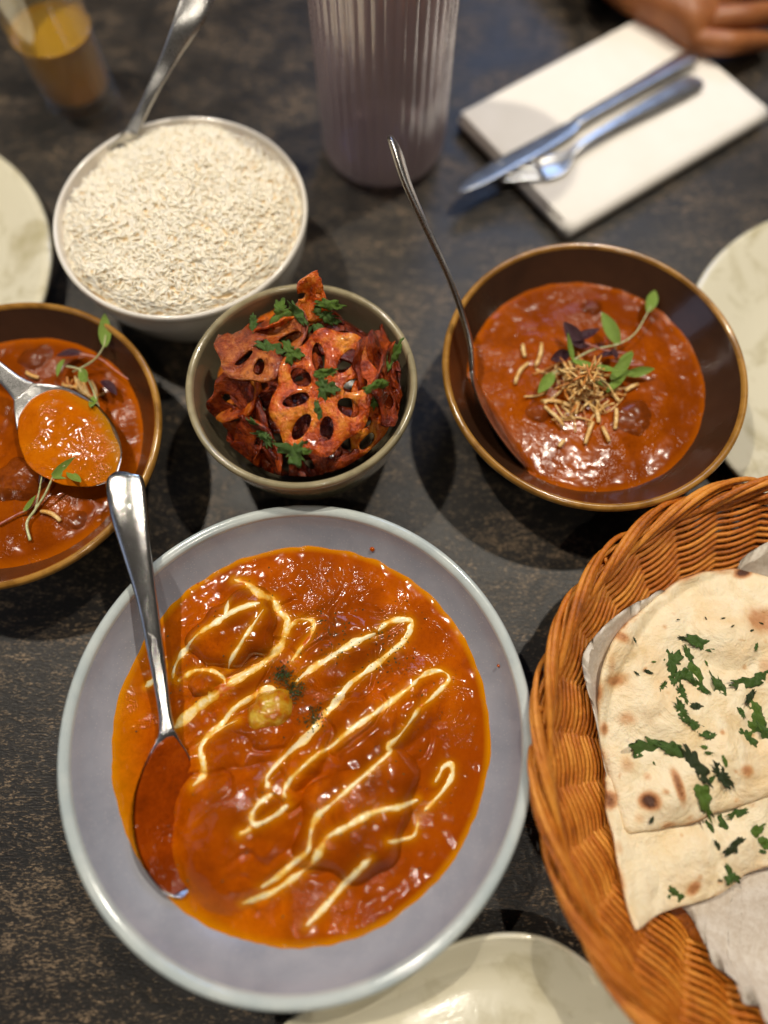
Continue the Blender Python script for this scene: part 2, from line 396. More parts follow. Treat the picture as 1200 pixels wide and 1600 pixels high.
# ------------------------------------------------------------------ main curry
ZS = .0295
def ell(c, a, b, rot, h, wob=.10, seed=0, flat=2.6, pw=.85):
    """lump: centre, half axes (m), rotation, height above the sauce"""
    c = Vector(c); cr, sr = math.cos(rot), math.sin(rot)
    def rb(th):
        e = 1 / math.sqrt((math.cos(th - rot) / a) ** 2 + (math.sin(th - rot) / b) ** 2)
        return e * (1 + wob * (nz(1.6 * math.cos(th) + seed, 1.6 * math.sin(th), seed) * 1.6))
    def tt(x, y): 
        dx, dy = x - c.x, y - c.y; r = math.hypot(dx, dy)
        return r / rb(math.atan2(dy, dx)) if r > 1e-9 else 0
    def H(x, y, t=None, zs=ZS):
        t = tt(x, y) if t is None else t
        if t > 1: return -1
        return zs - .005 + (h + .005) * (1 - t ** flat) ** pw + .0016 * fr(x * 55 + seed, y * 55, seed, 3) * (1 - t * t)
    def fil(x, y):
        t = tt(x, y); return h * .50 * math.exp(-(t / 1.0) ** 2 * 1.25) if t < 2.5 else 0
    return dict(c=c, rb=rb, tt=tt, H=H, fil=fil, h=h)
px = .000375
CH = [ell(at(372, 985, ZS), 82 * px, 56 * px, math.radians(28), .0145, .24, 1, 4.0, .6),
      ell(at(322, 1068, ZS), 36 * px, 26 * px, math.radians(15), .0075, .12, 2),
      ell(at(372, 1290, ZS), 118 * px, 92 * px, math.radians(62), .0100, .08, 3),
      ell(at(568, 1268, ZS), 122 * px, 78 * px, math.radians(-24 + 48), .0130, .30, 4, 4., .6),
      ell(at(592, 1130, ZS), 128 * px, 62 * px, math.radians(38), .0065, .14, 5),
      ell(at(520, 1020, ZS), 92 * px, 52 * px, math.radians(30), .0040, .14, 6),
      ell(at(385, 1165, ZS), 74 * px, 50 * px, math.radians(30), .0060, .14, 8),
      ell(at(478, 1185, ZS), 66 * px, 34 * px, math.radians(48), .0070, .18, 9)]
SM = [CH[i] for i in (2, 4, 5, 6, 7)]; CH = [CH[i] for i in (0, 1, 3)]
def dome(k, x, y):
    t = k['tt'](x, y); return k['h'] * (1 - t ** 2.6) ** 1.3 if t < 1 else 0
def fold(x, y):
    r = math.hypot(x - MB[0], y - MB[1] - .004); k = max(0, min(1, (.088 - r) / .02))
    if k == 0: return 0
    a, b = x * .80 + y * .60, -x * .60 + y * .80       # folds run up and to the right
    q = abs(nz(a * 34 + .6 * nz(x * 70, y * 70), b * 62 + 3, 1.7)); return k * (.0022 * min(1, q * 5) - .0015)
def sauceA(x, y):
    s = sum(k['fil'](x, y) for k in CH); s = .0062 * math.tanh(s / .0062) + max(dome(k, x, y) for k in SM) * 1.35
    return ZS + s + .0009 * fr(x * 42, y * 42, .3, 3) + .0004 * fr(x * 130, y * 130, 5.1, 2) + fold(x, y)
def totA(x, y): return max([sauceA(x, y)] + [k['H'](x, y) for k in CH])
cur = thing('curry', 'glossy orange butter curry with chicken lumps and cream zigzags', 'curry', (*MB, 0))
def loc_(V, o): return [(v[0] - o[0], v[1] - o[1], v[2]) for v in V]
bnd = []
for j in range(420):
    th = 2 * PI * j / 420; bnd.append((MB[0] + .1135 * math.cos(th), MB[1] - .002 + .1135 * math.sin(th)))
ERIM = lambda x, y: math.hypot(x - MB[0], y - MB[1] + .0)
def topA(x, y, t):
    z = sauceA(x, y); r = ERIM(x, y)
    return z - .0012 * max(0, (r - .102) / .008) ** 2 + .0008 * max(0, (r - .1)) / .01 * nz(x * 90, y * 90, 2)
V, F, Tn = star(bnd, MB, topA, 190, power=.75)
so = obj('sauce', loc_(V, MB), F, M['sauceA'], cur)

# cream paths measured on the photograph: (points, width in px, oiliness)
DR = [([(406, 942), (378, 949), (353, 962), (335, 974), (313, 988), (298, 1003), (286, 1020), (273, 1042), (270, 1060)], 11, .1),
      ([(357, 938), (354, 950), (351, 963)], 9, .1),
      ([(412, 952), (397, 974), (384, 993), (369, 1017), (357, 1045)], 8, .15),
      ([(366, 906), (384, 911), (406, 928), (427, 937), (437, 956), (449, 968), (446, 990), (437, 1011), (421, 1028), (397, 1045), (366, 1063), (341, 1082), (310, 1104), (273, 1137)], 15, .38),
      ([(446, 985), (458, 974), (471, 968), (489, 971), (486, 990), (471, 1011), (455, 1033)], 9, .45),
      ([(278, 1064), (289, 1057), (304, 1048), (329, 1047), (347, 1057), (352, 1068)], 9, .35),
      ([(227, 1073), (239, 1063), (258, 1039)], 10, .2),
      ([(440, 1088), (421, 1076), (397, 1088), (366, 1107), (347, 1131), (323, 1153), (313, 1171), (318, 1193), (318, 1211), (301, 1228)], 11, .25),
      ([(372, 1125), (347, 1137), (329, 1150)], 7, .3),
      ([(587, 990), (555, 1003), (528, 1019), (501, 1036), (477, 1052), (460, 1068)], 11, .05),
      ([(591, 986), (603, 974), (624, 968), (642, 970), (640, 985), (630, 1003), (618, 1013), (594, 1033), (570, 1051), (546, 1069), (528, 1093), (507, 1117), (492, 1138), (474, 1156), (450, 1177), (432, 1195), (417, 1216), (420, 1231)], 11, .15),
      ([(654, 1060), (669, 1051), (687, 1048), (700, 1055), (699, 1066), (684, 1081), (672, 1093), (657, 1105), (642, 1126), (624, 1150), (607, 1166), (609, 1175), (588, 1195), (564, 1216), (540, 1237), (516, 1258), (495, 1276), (486, 1297), (481, 1329), (462, 1346), (433, 1371), (408, 1387)], 8.5, .25),
      ([(654, 1060), (639, 1075), (615, 1093), (591, 1111), (564, 1129), (543, 1144), (519, 1165), (495, 1180), (474, 1198), (453, 1219), (444, 1237), (447, 1246)], 9.5, .2),
      ([(426, 1240), (405, 1255), (394, 1273), (396, 1288), (411, 1285), (432, 1273), (450, 1258)], 10, .15),
      ([(396, 1290), (386, 1298), (374, 1304)], 8, .5),
      ([(653, 1250), (624, 1261), (600, 1265), (571, 1275), (542, 1292), (512, 1308), (500, 1329), (483, 1354), (454, 1375), (425, 1394), (379, 1412)], 11, .25),
      ([(579, 1342), (558, 1362), (529, 1392), (500, 1425), (479, 1446)], 9, .12),
      ([(680, 1222), (687, 1210), (693, 1198), (705, 1195), (706, 1213), (693, 1234), (675, 1255), (663, 1267)], 8, .2),
      ([(653, 1276), (652, 1290), (645, 1307), (622, 1314), (606, 1315)], 7, .35)]
DP = []
def onA(x, y):
    z = ZS + .004
    for _ in range(4): p = at(x, y, z); z = totA(p.x, p.y)
    return p
for pts, wd, oil in DR:
    P = catmull([onA(*p) for p in pts], 8); DP.append((P, wd * .95 * px / 2, oil))
# tint the sauce near the cream, at the edge and under the herbs
KX = np.array([(p.x, p.y) for P, w_, o2 in DP for p in P]); KW = np.array([w_ for P, w_, o2 in DP for p in P])
HB = [at(440, 1055, ZS + .005), at(458, 1078, ZS + .005), at(487, 1122, ZS + .006), at(520, 985, ZS + .004), at(600, 1020, ZS + .004)]
HS = [.0050, .0050, .0060, .013, .016]; HA = [.9, .9, .75, .35, .22]
def tints(VV, zone=True):
    A = np.array(VV)[:, :2]; oil = np.zeros(len(A)); herb = np.zeros(len(A)); smo = np.zeros(len(A))
    for i in range(0, len(A), 4000):
        d = np.hypot(A[i:i + 4000, None, 0] - KX[None, :, 0], A[i:i + 4000, None, 1] - KX[None, :, 1]) - KW[None] * .8
        oil[i:i + 4000] = np.clip(.62 * np.exp(-np.maximum(d.min(1), 0) / .0016), 0, 1)
    for h, s_, a_ in zip(HB, HS, HA): herb = np.maximum(herb, a_ * np.exp(-((A[:, 0] - h.x) ** 2 + (A[:, 1] - h.y) ** 2) / s_ ** 2))
    nn = np.array([fr(x * 260, y * 260, 1, 2) for x, y in A]); herb = np.clip(herb * (.7 + 1.1 * nn), 0, 1)
    if not zone: return oil, herb, smo, np.clip(.3 + np.array([fr(x * 60, y * 60, 8, 2) for x, y in A]), 0, 1)
    if zone:
        r = np.hypot(A[:, 0] - MB[0], A[:, 1] - MB[1]); th = np.arctan2(A[:, 1] - MB[1], A[:, 0] - MB[0])
        wdt = .0035 + .0060 * np.clip(np.cos(th - math.radians(205)), 0, 1) ** 2
        e = np.clip((r - (.1085 - wdt)) / wdt, 0, 1); oil = np.maximum(oil, .75 * e)
        lf = np.clip(np.cos(th - math.radians(205)), 0, 1) ** 2 * np.clip((r - .088) / .02, 0, 1) * .5; oil = np.maximum(oil, lf)
        smo = np.clip((r - .098) / .006, 0, 1) * np.clip(np.cos(th - math.radians(35)) + .5, 0, 1)
    br = np.clip((.092 - r) / .045, 0, 1) * np.clip(.55 + 1.1 * np.array([fr(x * 34, y * 34, 6, 3) for x, y in A]), 0, 1)
    return oil, herb, smo, br
for nme, v in zip(('oil', 'herb', 'smooth', 'brown'), tints(V)): attr(so.data, nme, v)
for i, k in enumerate(CH):
    bb = [(k['c'].x + k['rb'](2 * PI * j / 90) * math.cos(2 * PI * j / 90), k['c'].y + k['rb'](2 * PI * j / 90) * math.sin(2 * PI * j / 90)) for j in range(90)]
    V, F, Tn = star(bb, k['c'].xy, lambda x, y, t: k['H'](x, y, min(t, 1)), 34, lambda x, y, t: ZS - .006)
    o = obj('chicken_piece', loc_(V, MB), F, M['chickA'], cur)
    for nme, v in zip(('oil', 'herb', 'smooth', 'brown'), tints(V, False)): attr(o.data, nme, v)
# a pale green pepper chunk
kp = ell(at(417, 1112, ZS + .006), 46 * px, 34 * px, math.radians(35), .0102, .16, 12, 3.5)
bb = [(kp['c'].x + kp['rb'](2 * PI * j / 60) * math.cos(2 * PI * j / 60), kp['c'].y + kp['rb'](2 * PI * j / 60) * math.sin(2 * PI * j / 60)) for j in range(60)]
V, F, Tn = star(bb, kp['c'].xy, lambda x, y, t: kp['H'](x, y, min(t, 1)) - .0004, 20, lambda x, y, t: ZS - .006)
s = NT('sauced_pepper'); cc = s.ramp(s.noise(120, 4, .6, .6), [(.36, lin(176, 92, 8)), (.5, lin(186, 128, 16)), (.68, lin(206, 172, 62))]); s.bump(s.noise(160, 3), .0016, .5); s.bump(s.noise(620, 3), .0006, .6)
o = obj('pepper_piece', loc_(V, MB), F, s.done(cc, .2, Coat_Weight=.4, Coat_Roughness=.1), cur); o['label'] = 'yellow-green pepper chunk showing through the sauce'
# cream ribbons
for P, w_, oil in DP:
    V, At = [], []; n = len(P); NU = 9; sd = R_.random() * 50
    cum = 0
    for i, p in enumerate(P):
        t = (P[min(i + 1, n - 1)] - P[max(i - 1, 0)]).normalized(); sd_ = Vector((-t.y, t.x, 0)).normalized()
        e = min(i, n - 1 - i); tap = min(1, .25 + e / 5)
        ww = w_ * tap * max(.35, 1 + .95 * fr(i * .11 + sd, sd, 0, 3))
        for u in range(NU):
            q = -1 + 2 * u / (NU - 1); x, y = p.x + sd_.x * q * ww * (1 + .25 * nz(i * .5, q * 2, sd)), p.y + sd_.y * q * ww * (1 + .25 * nz(i * .5, q * 2, sd))
            V.append((x - MB[0], y - MB[1], totA(x, y) + .0006 * (1 - abs(q) ** 2) - .00025))
            At.append(min(1, max(0, oil * .8 +   .80 * abs(q) ** 2.4 + .95 * max(0, fr(i * .09 + sd * 3, 4, 0, 2)))))
    o = obj('cream_drizzle', V, grid_faces(n, NU, False, True), M['cream'], cur); attr(o.data, 'oil', At)
for x, y, r_ in ((581, 853, .0016), (300, 905, .0008), (779, 1040, .0009)):
    p = at(x, y, .042); V, F = lathe([(0, .0006), (r_ * .6, .0005), (r_, -.0003)], 14); o = obj('sauce_splash', V, F, M['sauceA'], cur, loc=(p.x - MB[0], p.y - MB[1], .0405))
    o.rotation_euler = Vector((-(p.x - MB[0]), -(p.y - MB[1]), .13)).to_track_quat('Z', 'Y').to_euler()
    rr_ = math.hypot(p.x - MB[0], p.y - MB[1]); zz = np.interp(rr_, [.108, .1175, .1215], [.0275, .0375, .044]); o.location.z = zz + .0003
# dried herb specks
V, F = [], []
def speck(V, F, p, r):
    k = len(V); a = R_.random() * PI; l = r * R_.uniform(1, 2.2)
    for q in ((l, 0, 0), (0, r, 0), (-l, 0, 0), (0, -r, 0), (0, 0, r * .7), (0, 0, -r * .7)):
        V.append((p[0] + q[0] * math.cos(a) - q[1] * math.sin(a), p[1] + q[0] * math.sin(a) + q[1] * math.cos(a), p[2] + q[2]))
    for a_, b_ in ((0, 1), (1, 2), (2, 3), (3, 0)): F.append((k + a_, k + b_, k + 4)); F.append((k + b_, k + a_, k + 5))
for h, s_, n_ in zip(HB, HS, (190, 190, 120, 70, 80)):
    for _ in range(n_):
        x, y = R_.gauss(h.x, s_ * .62), R_.gauss(h.y, s_ * .62); speck(V, F, (x - MB[0], y - MB[1], totA(x, y) + .0007 * (s_ < .01) * R_.uniform(.3, 1.5) + .0003), R_.uniform(.0002, .00045))
for _ in range(160):
    a, r = R_.random() * 2 * PI, .1 * math.sqrt(R_.random()); x, y = MB[0] + r * math.cos(a), MB[1] + r * math.sin(a)
    speck(V, F, (x - MB[0], y - MB[1], totA(x, y) + .0002), R_.uniform(.0002, .0005))
o = obj('dried_herbs', V, F, M['leafC'], cur, False); o['kind'] = 'stuff'

# ------------------------------------------------------------------ cutlery
def sweep(st, nu=11, sub=6):
    """st: stations (pos, side vector, width, depth of the hollow, thickness); closed skin over a hollow or crowned blade"""
    n = len(st); pos = catmull([s[0] for s in st], sub); sid = catmull([s[1] for s in st], sub)
    prm = catmull([(s[2], s[3], s[4]) for s in st], sub); V = []
    for i, p in enumerate(pos):
        t = (pos[min(i + 1, len(pos) - 1)] - pos[max(i - 1, 0)]).normalized(); s = sid[i] - t * sid[i].dot(t); s.normalize(); nn = s.cross(t)
        if nn.z < 0: nn = -nn
        w_, d, th = prm[i]; w_ = max(w_, .0004)
        for u in range(nu):
            q = -1 + 2 * u / (nu - 1); q = math.sin(q * PI / 2); V.append(p + s * q * w_ / 2 + nn * (-d * (1 - q * q) + th / 2 * math.sqrt(max(0, 1 - q ** 6))))
        for u in range(nu):
            q = 1 - 2 * u / (nu - 1); q = math.sin(q * PI / 2); V.append(p + s * q * w_ / 2 + nn * (-d * (1 - q * q) - th / 2 * math.sqrt(max(0, 1 - q ** 6))))
    m = 2 * nu; F = grid_faces(len(pos), m)
    F.append(tuple(range(m))[::-1]); F.append(tuple(range((len(pos) - 1) * m, len(pos) * m))); return V, F
def spoon(label, handle, bowl_, mat, cat='spoon', name='spoon', group=None):
    t = thing(name, label, cat, handle[-1][0])
    o = handle[-1][0]
    for nm, st in (('handle', handle), ('bowl', bowl_)):
        V, F = sweep(st); obj(nm, [v - o for v in V], F, mat, t)
    return t
def ST(x, y, z, side, w, d=0, th=.002): return (at(x, y, z), Vector(side), w, d, th)
S1 = (1, .12, -.20); S2 = (1, .12, -.55)
spoon('steel tablespoon resting across the lilac-grey bowl, its tip sunk in orange sauce',
      [ST(194, 737, .0655, S1, .006, 0, .0016), ST(193.5, 741, .0654, S1, .0145, -.0006, .0020), ST(194, 748, .0652, S1, .0200, -.001, .0023), ST(197, 768, .0645, S1, .0222, -.0014, .0026), ST(204, 812, .0628, S1, .0205, -.0013, .0027), ST(213, 860, .0600, S1, .0165, -.001, .0029),
       ST(228, 930, .0548, S1, .0118, -.0006, .0032), ST(242, 1010, .0490, S1, .0094, -.0004, .0034), ST(252, 1070, .0445, S1, .0080, 0, .0036), ST(258, 1115, .0410, S1, .0072, 0, .0036), ST(261, 1142, .0392, S1, .0085, .0004, .0030)],
      [ST(261, 1142, .0392, S1, .0085, .0004, .0030), ST(262, 1160, .0382, S2, .0140, .0014, .0022), ST(262, 1185, .0368, S2, .0235, .0034, .0018), ST(262, 1230, .0348, S2, .0345, .0062, .0016), ST(264, 1280, .0328, S2, .0375, .0074, .0015), ST(270, 1330, .0318, S2, .0330, .0064, .0015), ST(278, 1375, .0318, S2, .0200, .0034, .0015), ST(283, 1394, .0322, S2, .0100, .0012, .0014), ST(285, 1401, .0324, S2, .0025, 0, .0012)], M['steel'])
# sauce lying in that spoon
V, F = sweep([ST(261, 1152, .0390, S1, .0070, .0002, .0008), ST(262, 1164, .0384, S2, .0130, .0006, .0012), ST(262, 1185, .0370, S2, .0218, .0014, .0014), ST(262, 1230, .0350, S2, .0328, .0024, .0016), ST(264, 1280, .0330, S2, .0358, .0030, .0016), ST(270, 1330, .0320, S2, .0312, .0026, .0014), ST(278, 1375, .0319, S2, .0185, .0014, .0012), ST(283, 1392, .0322, S2, .0080, .0004, .001)])
o = obj('sauce_in_spoon', loc_(V, MB), F, M['spoonA'], cur)
for nme in ('oil', 'herb', 'smooth'): attr(o.data, nme, [0.] * len(V))
# spoon of the right brown bowl, seen from its side
E1 = (.30, .50, -.75)
spoon('thin steel spoon leaning over the brown bowl rim with its handle pointing at the bottle',
      [ST(612, 216, .128, E1, .006, 0, .0020), ST(614, 221, .1275, E1, .013, 0, .0036), ST(620, 240, .126, E1, .0165, -.0008, .0042), ST(636, 290, .118, E1, .0145, -.0008, .0038), ST(668, 360, .104, E1, .0100, 0, .0034), ST(700, 430, .086, E1, .0070, 0, .0032),
       ST(722, 490, .0705, E1, .0060, 0, .0034), ST(735, 540, .0590, E1, .0058, 0, .0034), ST(738, 580, .0520, E1, .0066, .0004, .0030)],
      [ST(738, 580, .0520, E1, .0066, .0004, .0030), ST(742, 598, .0490, E1, .0120, .0008, .0022), ST(757, 630, .0450, E1, .0240, .0016, .0017), ST(776, 662, .0420, E1, .0300, .0020, .0015), ST(797, 694, .0400, E1, .0260, .0016, .0015), ST(814, 718, .0385, E1, .0140, .001, .0014), ST(822, 730, .0380, E1, .0030, 0, .0012)], M['steel2'])
# spoon with a heap of sauce in the left brown bowl
S3 = (.62, -.70, -.25); S3 = (.66, .75, .05)
spoon('large serving spoon full of orange sauce lying in the other brown bowl',
      [ST(-240, 400, .110, S3, .022, -.001, .0024), ST(-160, 458, .096, S3, .018, -.0008, .0028), ST(-70, 525, .079, S3, .010, 0, .0034), ST(-10, 572, .0675, S3, .0100, 0, .0036), ST(22, 600, .0615, S3, .0125, .0004, .0036), ST(38, 613, .0590, S3, .0170, .001, .003)],
      [ST(38, 613, .0590, S3, .0170, .001, .0030), ST(52, 626, .0572, S3, .0300, .0030, .0022), ST(72, 645, .0556, S3, .0440, .0068, .0018), ST(100, 672, .0540, S3, .0510, .0090, .0016), ST(130, 702, .0532, S3, .0480, .0084, .0016), ST(156, 730, .0530, S3, .0350, .0052, .0016), ST(169, 744, .0532, S3, .0180, .002, .0014), ST(174, 750, .0534, S3, .004, 0, .0012)], M['steel2'])
# rice spoon
S4 = (.9, .3, .1)
spoon('steel spoon stuck into the rice at the far side of the white bowl',
      [ST(322, -40, .135, S4, .018, -.001, .0022), ST(308, -4, .127, S4, .0205, -.001, .0024), ST(290, 40, .117, S4, .0165, -.0008, .0026), ST(262, 95, .102, S4, .0105, 0, .003), ST(238, 142, .090, S4, .0078, 0, .0034), ST(220, 180, .0795, S4, .0072, 0, .0034), ST(206, 208, .0725, S4, .009, .0004, .003)],
      [ST(206, 208, .0725, S4, .009, .0004, .003), ST(201, 222, .067, S4, .016, .001, .002), ST(199, 238, .060, S4, .028, .003, .0016), ST(202, 262, .050, S4, .036, .005, .0016), ST(208, 284, .042, S4, .022, .003, .0015), ST(211, 292, .039, S4, .004, 0, .0012)], M['steel2'])

# ------------------------------------------------------------------ brown bowl curries
def lump(par, V0, c, a, b, rot, h, zs, mat, name, seed, flat=2.4):
    k = ell(c, a, b, rot, h, .16, seed, flat); n = 64
    bb = [(k['c'].x + k['rb'](2 * PI * j / n) * math.cos(2 * PI * j / n), k['c'].y + k['rb'](2 * PI * j / n) * math.sin(2 * PI * j / n)) for j in range(n)]
    V, F, Tn = star(bb, k['c'].xy, lambda x, y, t: k['H'](x, y, min(t, 1), zs), 24, lambda x, y, t: zs - .007)
    o = obj(name, loc_(V, V0), F, mat, par)
    for nme in ('oil', 'herb', 'smooth'): attr(o.data, nme, [0.] * len(V))
    return k
def brown_curry(label, B0, zs, lumps, cut=None, seed=0):
    t = thing('curry', label, 'curry', (*B0, 0)); ks = [lump(t, B0, c, a, b, r, h, zs, M['meatB'], 'meat_piece', 20 + i + seed) for i, (c, a, b, r, h) in enumerate(lumps)]
    bnd = []
    for j in range(300):
        th = 2 * PI * j / 300; r = .0840
        p = Vector((B0[0] + r * math.cos(th), B0[1] + r * math.sin(th)))
        if cut:
            n_, d = cut; s_ = (p - d).dot(n_)
            if s_ > 0:
                q = Vector(B0); tt = (d - q).dot(n_) / (p - q).dot(n_); p = q + (p - q) * tt
        bnd.append(p)
    def H(x, y):
        s = sum(k['fil'](x, y) for k in ks); return zs + s + .0010 * fr(x * 38 + seed, y * 38, .7, 2) + .00025 * fr(x * 140, y * 140, 2.2, 2)
    def top(x, y, tt):
        r = math.hypot(x - B0[0], y - B0[1]); return H(x, y) - .001 * max(0, (r - .074) / .008) ** 2 - (.006 * max(0, (tt - .93) / .07) ** 2 if cut and r < .078 else 0)
    V, F, Tn = star(bnd, B0, top, 130, power=.75); o = obj('sauce', loc_(V, B0), F, M['sauceB'], t)
    r = np.hypot(np.array(V)[:, 0] - B0[0], np.array(V)[:, 1] - B0[1])
    attr(o.data, 'oil', np.clip((r - .075) / .006, 0, 1) * .45); attr(o.data, 'herb', np.zeros(len(V))); attr(o.data, 'smooth', np.zeros(len(V)))
    return lambda x, y: max([H(x, y)] + [k['H'](x, y, None, zs) for k in ks])
ZB = .0385
na, nb = at(741, 604, ZB), at(822, 730, ZB); nd = (nb - na); nn = Vector((-nd.y, nd.x)).normalized()
if nn.dot(Vector(RB) - na.xy) > 0: nn = -nn
HR = brown_curry('rust brown curry under a nest of fried potato straws and microgreens', RB, ZB,
    [(at(838, 645, ZB), .0125, .0105, 0, .0055), (at(985, 655, ZB), .021, .016, .5, .0060), (at(905, 590, ZB), .024, .019, .3, .0045), (at(925, 480, ZB), .013, .010, .3, .0028)], (nn, na.xy), 0)
ZL = .0405
HL = brown_curry('rust brown curry with a dark meat chunk beside the full serving spoon', LB, ZL,
    [(at(28, 742, ZL + .008), .0225, .0185, .4, .0125), (at(60, 560, ZL), .02, .014, .3, .003), (at(110, 815, ZL), .018, .012, .3, .0025)], None, 40)
# spoonful of sauce
k = ell(at(104, 686, .0560), .0374, .0270, math.radians(-44), .0030, .07, 33, 2.2); n = 80
bb = [(k['c'].x + k['rb'](2 * PI * j / n) * math.cos(2 * PI * j / n), k['c'].y + k['rb'](2 * PI * j / n) * math.sin(2 * PI * j / n)) for j in range(n)]
zsp = .0536
ca, sa = math.cos(math.radians(-44)), math.sin(math.radians(-44))
zpl = lambda x, y: .0552 - .0022 * ((x - k['c'].x) * ca + (y - k['c'].y) * sa) / .034
V, F, Tn = star(bb, k['c'].xy, lambda x, y, t: zpl(x, y) + .0038 * (1 - t ** 2.2) + .0014 * fr(x * 80, y * 80, 3, 3) * (1 - t ** 4), 40, lambda x, y, t: zpl(x, y) - .0035 - .0035 * (1 - t * t))
o = obj('spoonful_of_sauce', loc_(V, k['c']), F, M['sauceC'], loc=(k['c'].x, k['c'].y, 0)); tag(o, 'heap of bright orange sauce held in the serving spoon', 'sauce')
th = np.arctan2(np.array(V)[:, 1] - k['c'].y, np.array(V)[:, 0] - k['c'].x)
attr(o.data, 'oil', np.clip((np.array(Tn) - .72) / .25, 0, 1) * np.clip(np.cos(th - .5), 0, 1) * .9); attr(o.data, 'herb', [0.] * len(V)); attr(o.data, 'smooth', [0.] * len(V))

# ------------------------------------------------------------------ garnish: straws and microgreens
def onH(x, y, H, z0):
    z = z0
    for _ in range(4): p = at(x, y, z); z = H(p.x, p.y)
    return p
def straw_nest(label, c, H, n, spread, hpile, extra=()):
    t = thing('potato_straw_nest', label, 'fried straws', (c.x, c.y, c.z - .001)); Z = H
    def one(p, a, l, z, tilt, mat, rr):
        P = []
        cv = R_.uniform(-1, 1) * .5
        for i in range(6):
            s = i / 5 - .5; aa = a + cv * s
            x, y = p[0] + math.cos(aa) * s * l, p[1] + math.sin(aa) * s * l
            zz = max(Z(x, y) + rr * .6, z + tilt * s * l - .18 * l * (2 * s) ** 2 * .3); P.append(Vector((x, y, zz)) - t.location)
        V, F = tube(catmull(P, 2), lambda u: rr * (1 - .25 * abs(2 * u - 1) ** 3), 6, .8); obj('potato_straw', V, F, mat, t)
    for i in range(n):
        a, r = R_.random() * 2 * PI, abs(R_.gauss(0, spread)); x, y = c.x + r * math.cos(a) * 1.2, c.y + r * math.sin(a) * .9
        pile = hpile * math.exp(-(r / spread) ** 2 * .8)
        one((x, y), R_.random() * PI, R_.uniform(.010, .024), Z(x, y) + .0006 + pile * R_.random(), R_.uniform(-.5, .5), M['straw'] if R_.random() < .68 else M['strawD'], R_.uniform(.0005, .0011))
    for (x0, y0, x1, y1) in extra:
        p0, p1 = onH(x0, y0, H, c.z), onH(x1, y1, H, c.z); m = (p0 + p1) / 2; d = p1 - p0
        one((m.x, m.y), math.atan2(d.y, d.x), d.length, m.z + .0022, 0, M['straw'], .0015)
    return t
cR = onH(905, 605, HR, ZB)
straw_nest('pile of pale golden fried potato straws on the rust brown curry', cR, HR, 140, .0112, .018,
           [(852, 635, 880, 668), (905, 600, 896, 650), (845, 622, 905, 640), (940, 668, 950, 692), (930, 640, 935, 662), (962, 640, 960, 672), (975, 612, 995, 602), (800, 600, 822, 566), (838, 575, 848, 538), (815, 540, 818, 560), (925, 660, 912, 695), (965, 630, 952, 612), (880, 690, 872, 700)])
cL = onH(122, 608, HL, ZL)
straw_nest('few fried potato straws beside the serving spoon', cL, HL, 10, .006, .004, [(42, 585, 62, 594), (68, 797, 98, 812), (120, 595, 135, 620), (128, 590, 140, 625)])
def leaf_mesh(l, w_, mat, cup=.25, n=10, name='leaf', curl=.3):
    V, F = [], []
    for i in range(n + 1):
        s = i / n; ww = w_ * (math.sin(PI * min(1, s * .93 + .05)) ** .8) * (1 - .25 * s); 
        for j in range(5):
            q = -1 + j / 2; V.append((s * l, q * ww / 2, cup * ww * q * q * .5 + curl * l * s * s * .5))
    return data(name, V, grid_faces(n + 1, 5, False, True), mat)
LFG = [leaf_mesh(1, .42, M['microA'], .3, 10, 'leaf', c) for c in (.2, .5, -.3)]; LFP = [leaf_mesh(1, .5, M['microP'], .4, 10, 'leaf', c) for c in (.3, -.3)]
def sprig(label, pts, H, z0, leaves, stem, group, r=.00055):
    """pts: stem in px with lift (mm) above the food; leaves: (px, py, lift, length px, angle deg in the picture, kind)"""
    P = [onH(x, y, H, z0) + Vector((0, 0, h / 1000)) for x, y, h in pts]; o = P[0]
    t = thing('microgreen_sprig', label, 'microgreen', o, group)
    V, F = tube([p - o for p in catmull(P, 6)], lambda u: r * (1.15 - .4 * u), 7); obj('stem', V, F, stem, t)
    for (x, y, h, L, A, kd) in leaves:
        p = onH(x, y, H, z0) + Vector((0, 0, h / 1000)); me = R_.choice(LFG if kd == 'g' else LFP); lf = link('leaf', me, t, p - o)
        lf.scale = (L * .00047,) * 3; lf.rotation_euler = (R_.uniform(-.6, .6), R_.uniform(-.35, .05), -math.radians(A))
    return t
g = 'microgreens on the curries'
sprig('long pale stemmed microgreen sprig arching over the potato straws', [(888, 572, 5), (920, 556, 7), (960, 548, 8), (985, 532, 8), (1000, 508, 9), (1008, 492, 10)], HR, ZB, [(1004, 500, 9, 46, -66, 'g'), (892, 573, 6, 40, -115, 'g')], M['stemG'], g)
sprig('curved microgreen with a drooping leaf over the straws', [(948, 608, 5), (920, 595, 7), (895, 588, 8), (868, 588, 7), (850, 600, 5)], HR, ZB, [(862, 590, 6, 46, 128, 'g'), (900, 590, 7, 38, 30, 'g'), (890, 572, 7, 40, 42, 'g')], M['stemG'], g)
sprig('dark purple microgreen curled on top of the straws', [(980, 558, 4), (945, 557, 7), (920, 552, 9), (905, 545, 9)], HR, ZB, [(905, 555, 9, 46, -120, 'p'), (890, 545, 9, 40, -20, 'p'), (885, 560, 7, 40, 150, 'p'), (952, 555, 8, 26, 100, 'p'), (958, 562, 8, 30, 170, 'p')], M['stemP'], g)
sprig('upright broad leaf microgreen standing on the straws', [(958, 552, 5), (955, 545, 7), (958, 530, 8)], HR, ZB, [(960, 548, 8, 52, -118, 'g'), (950, 600, 6, 44, -45, 'g'), (945, 618, 5, 40, -40, 'g')], M['stemG'], g)
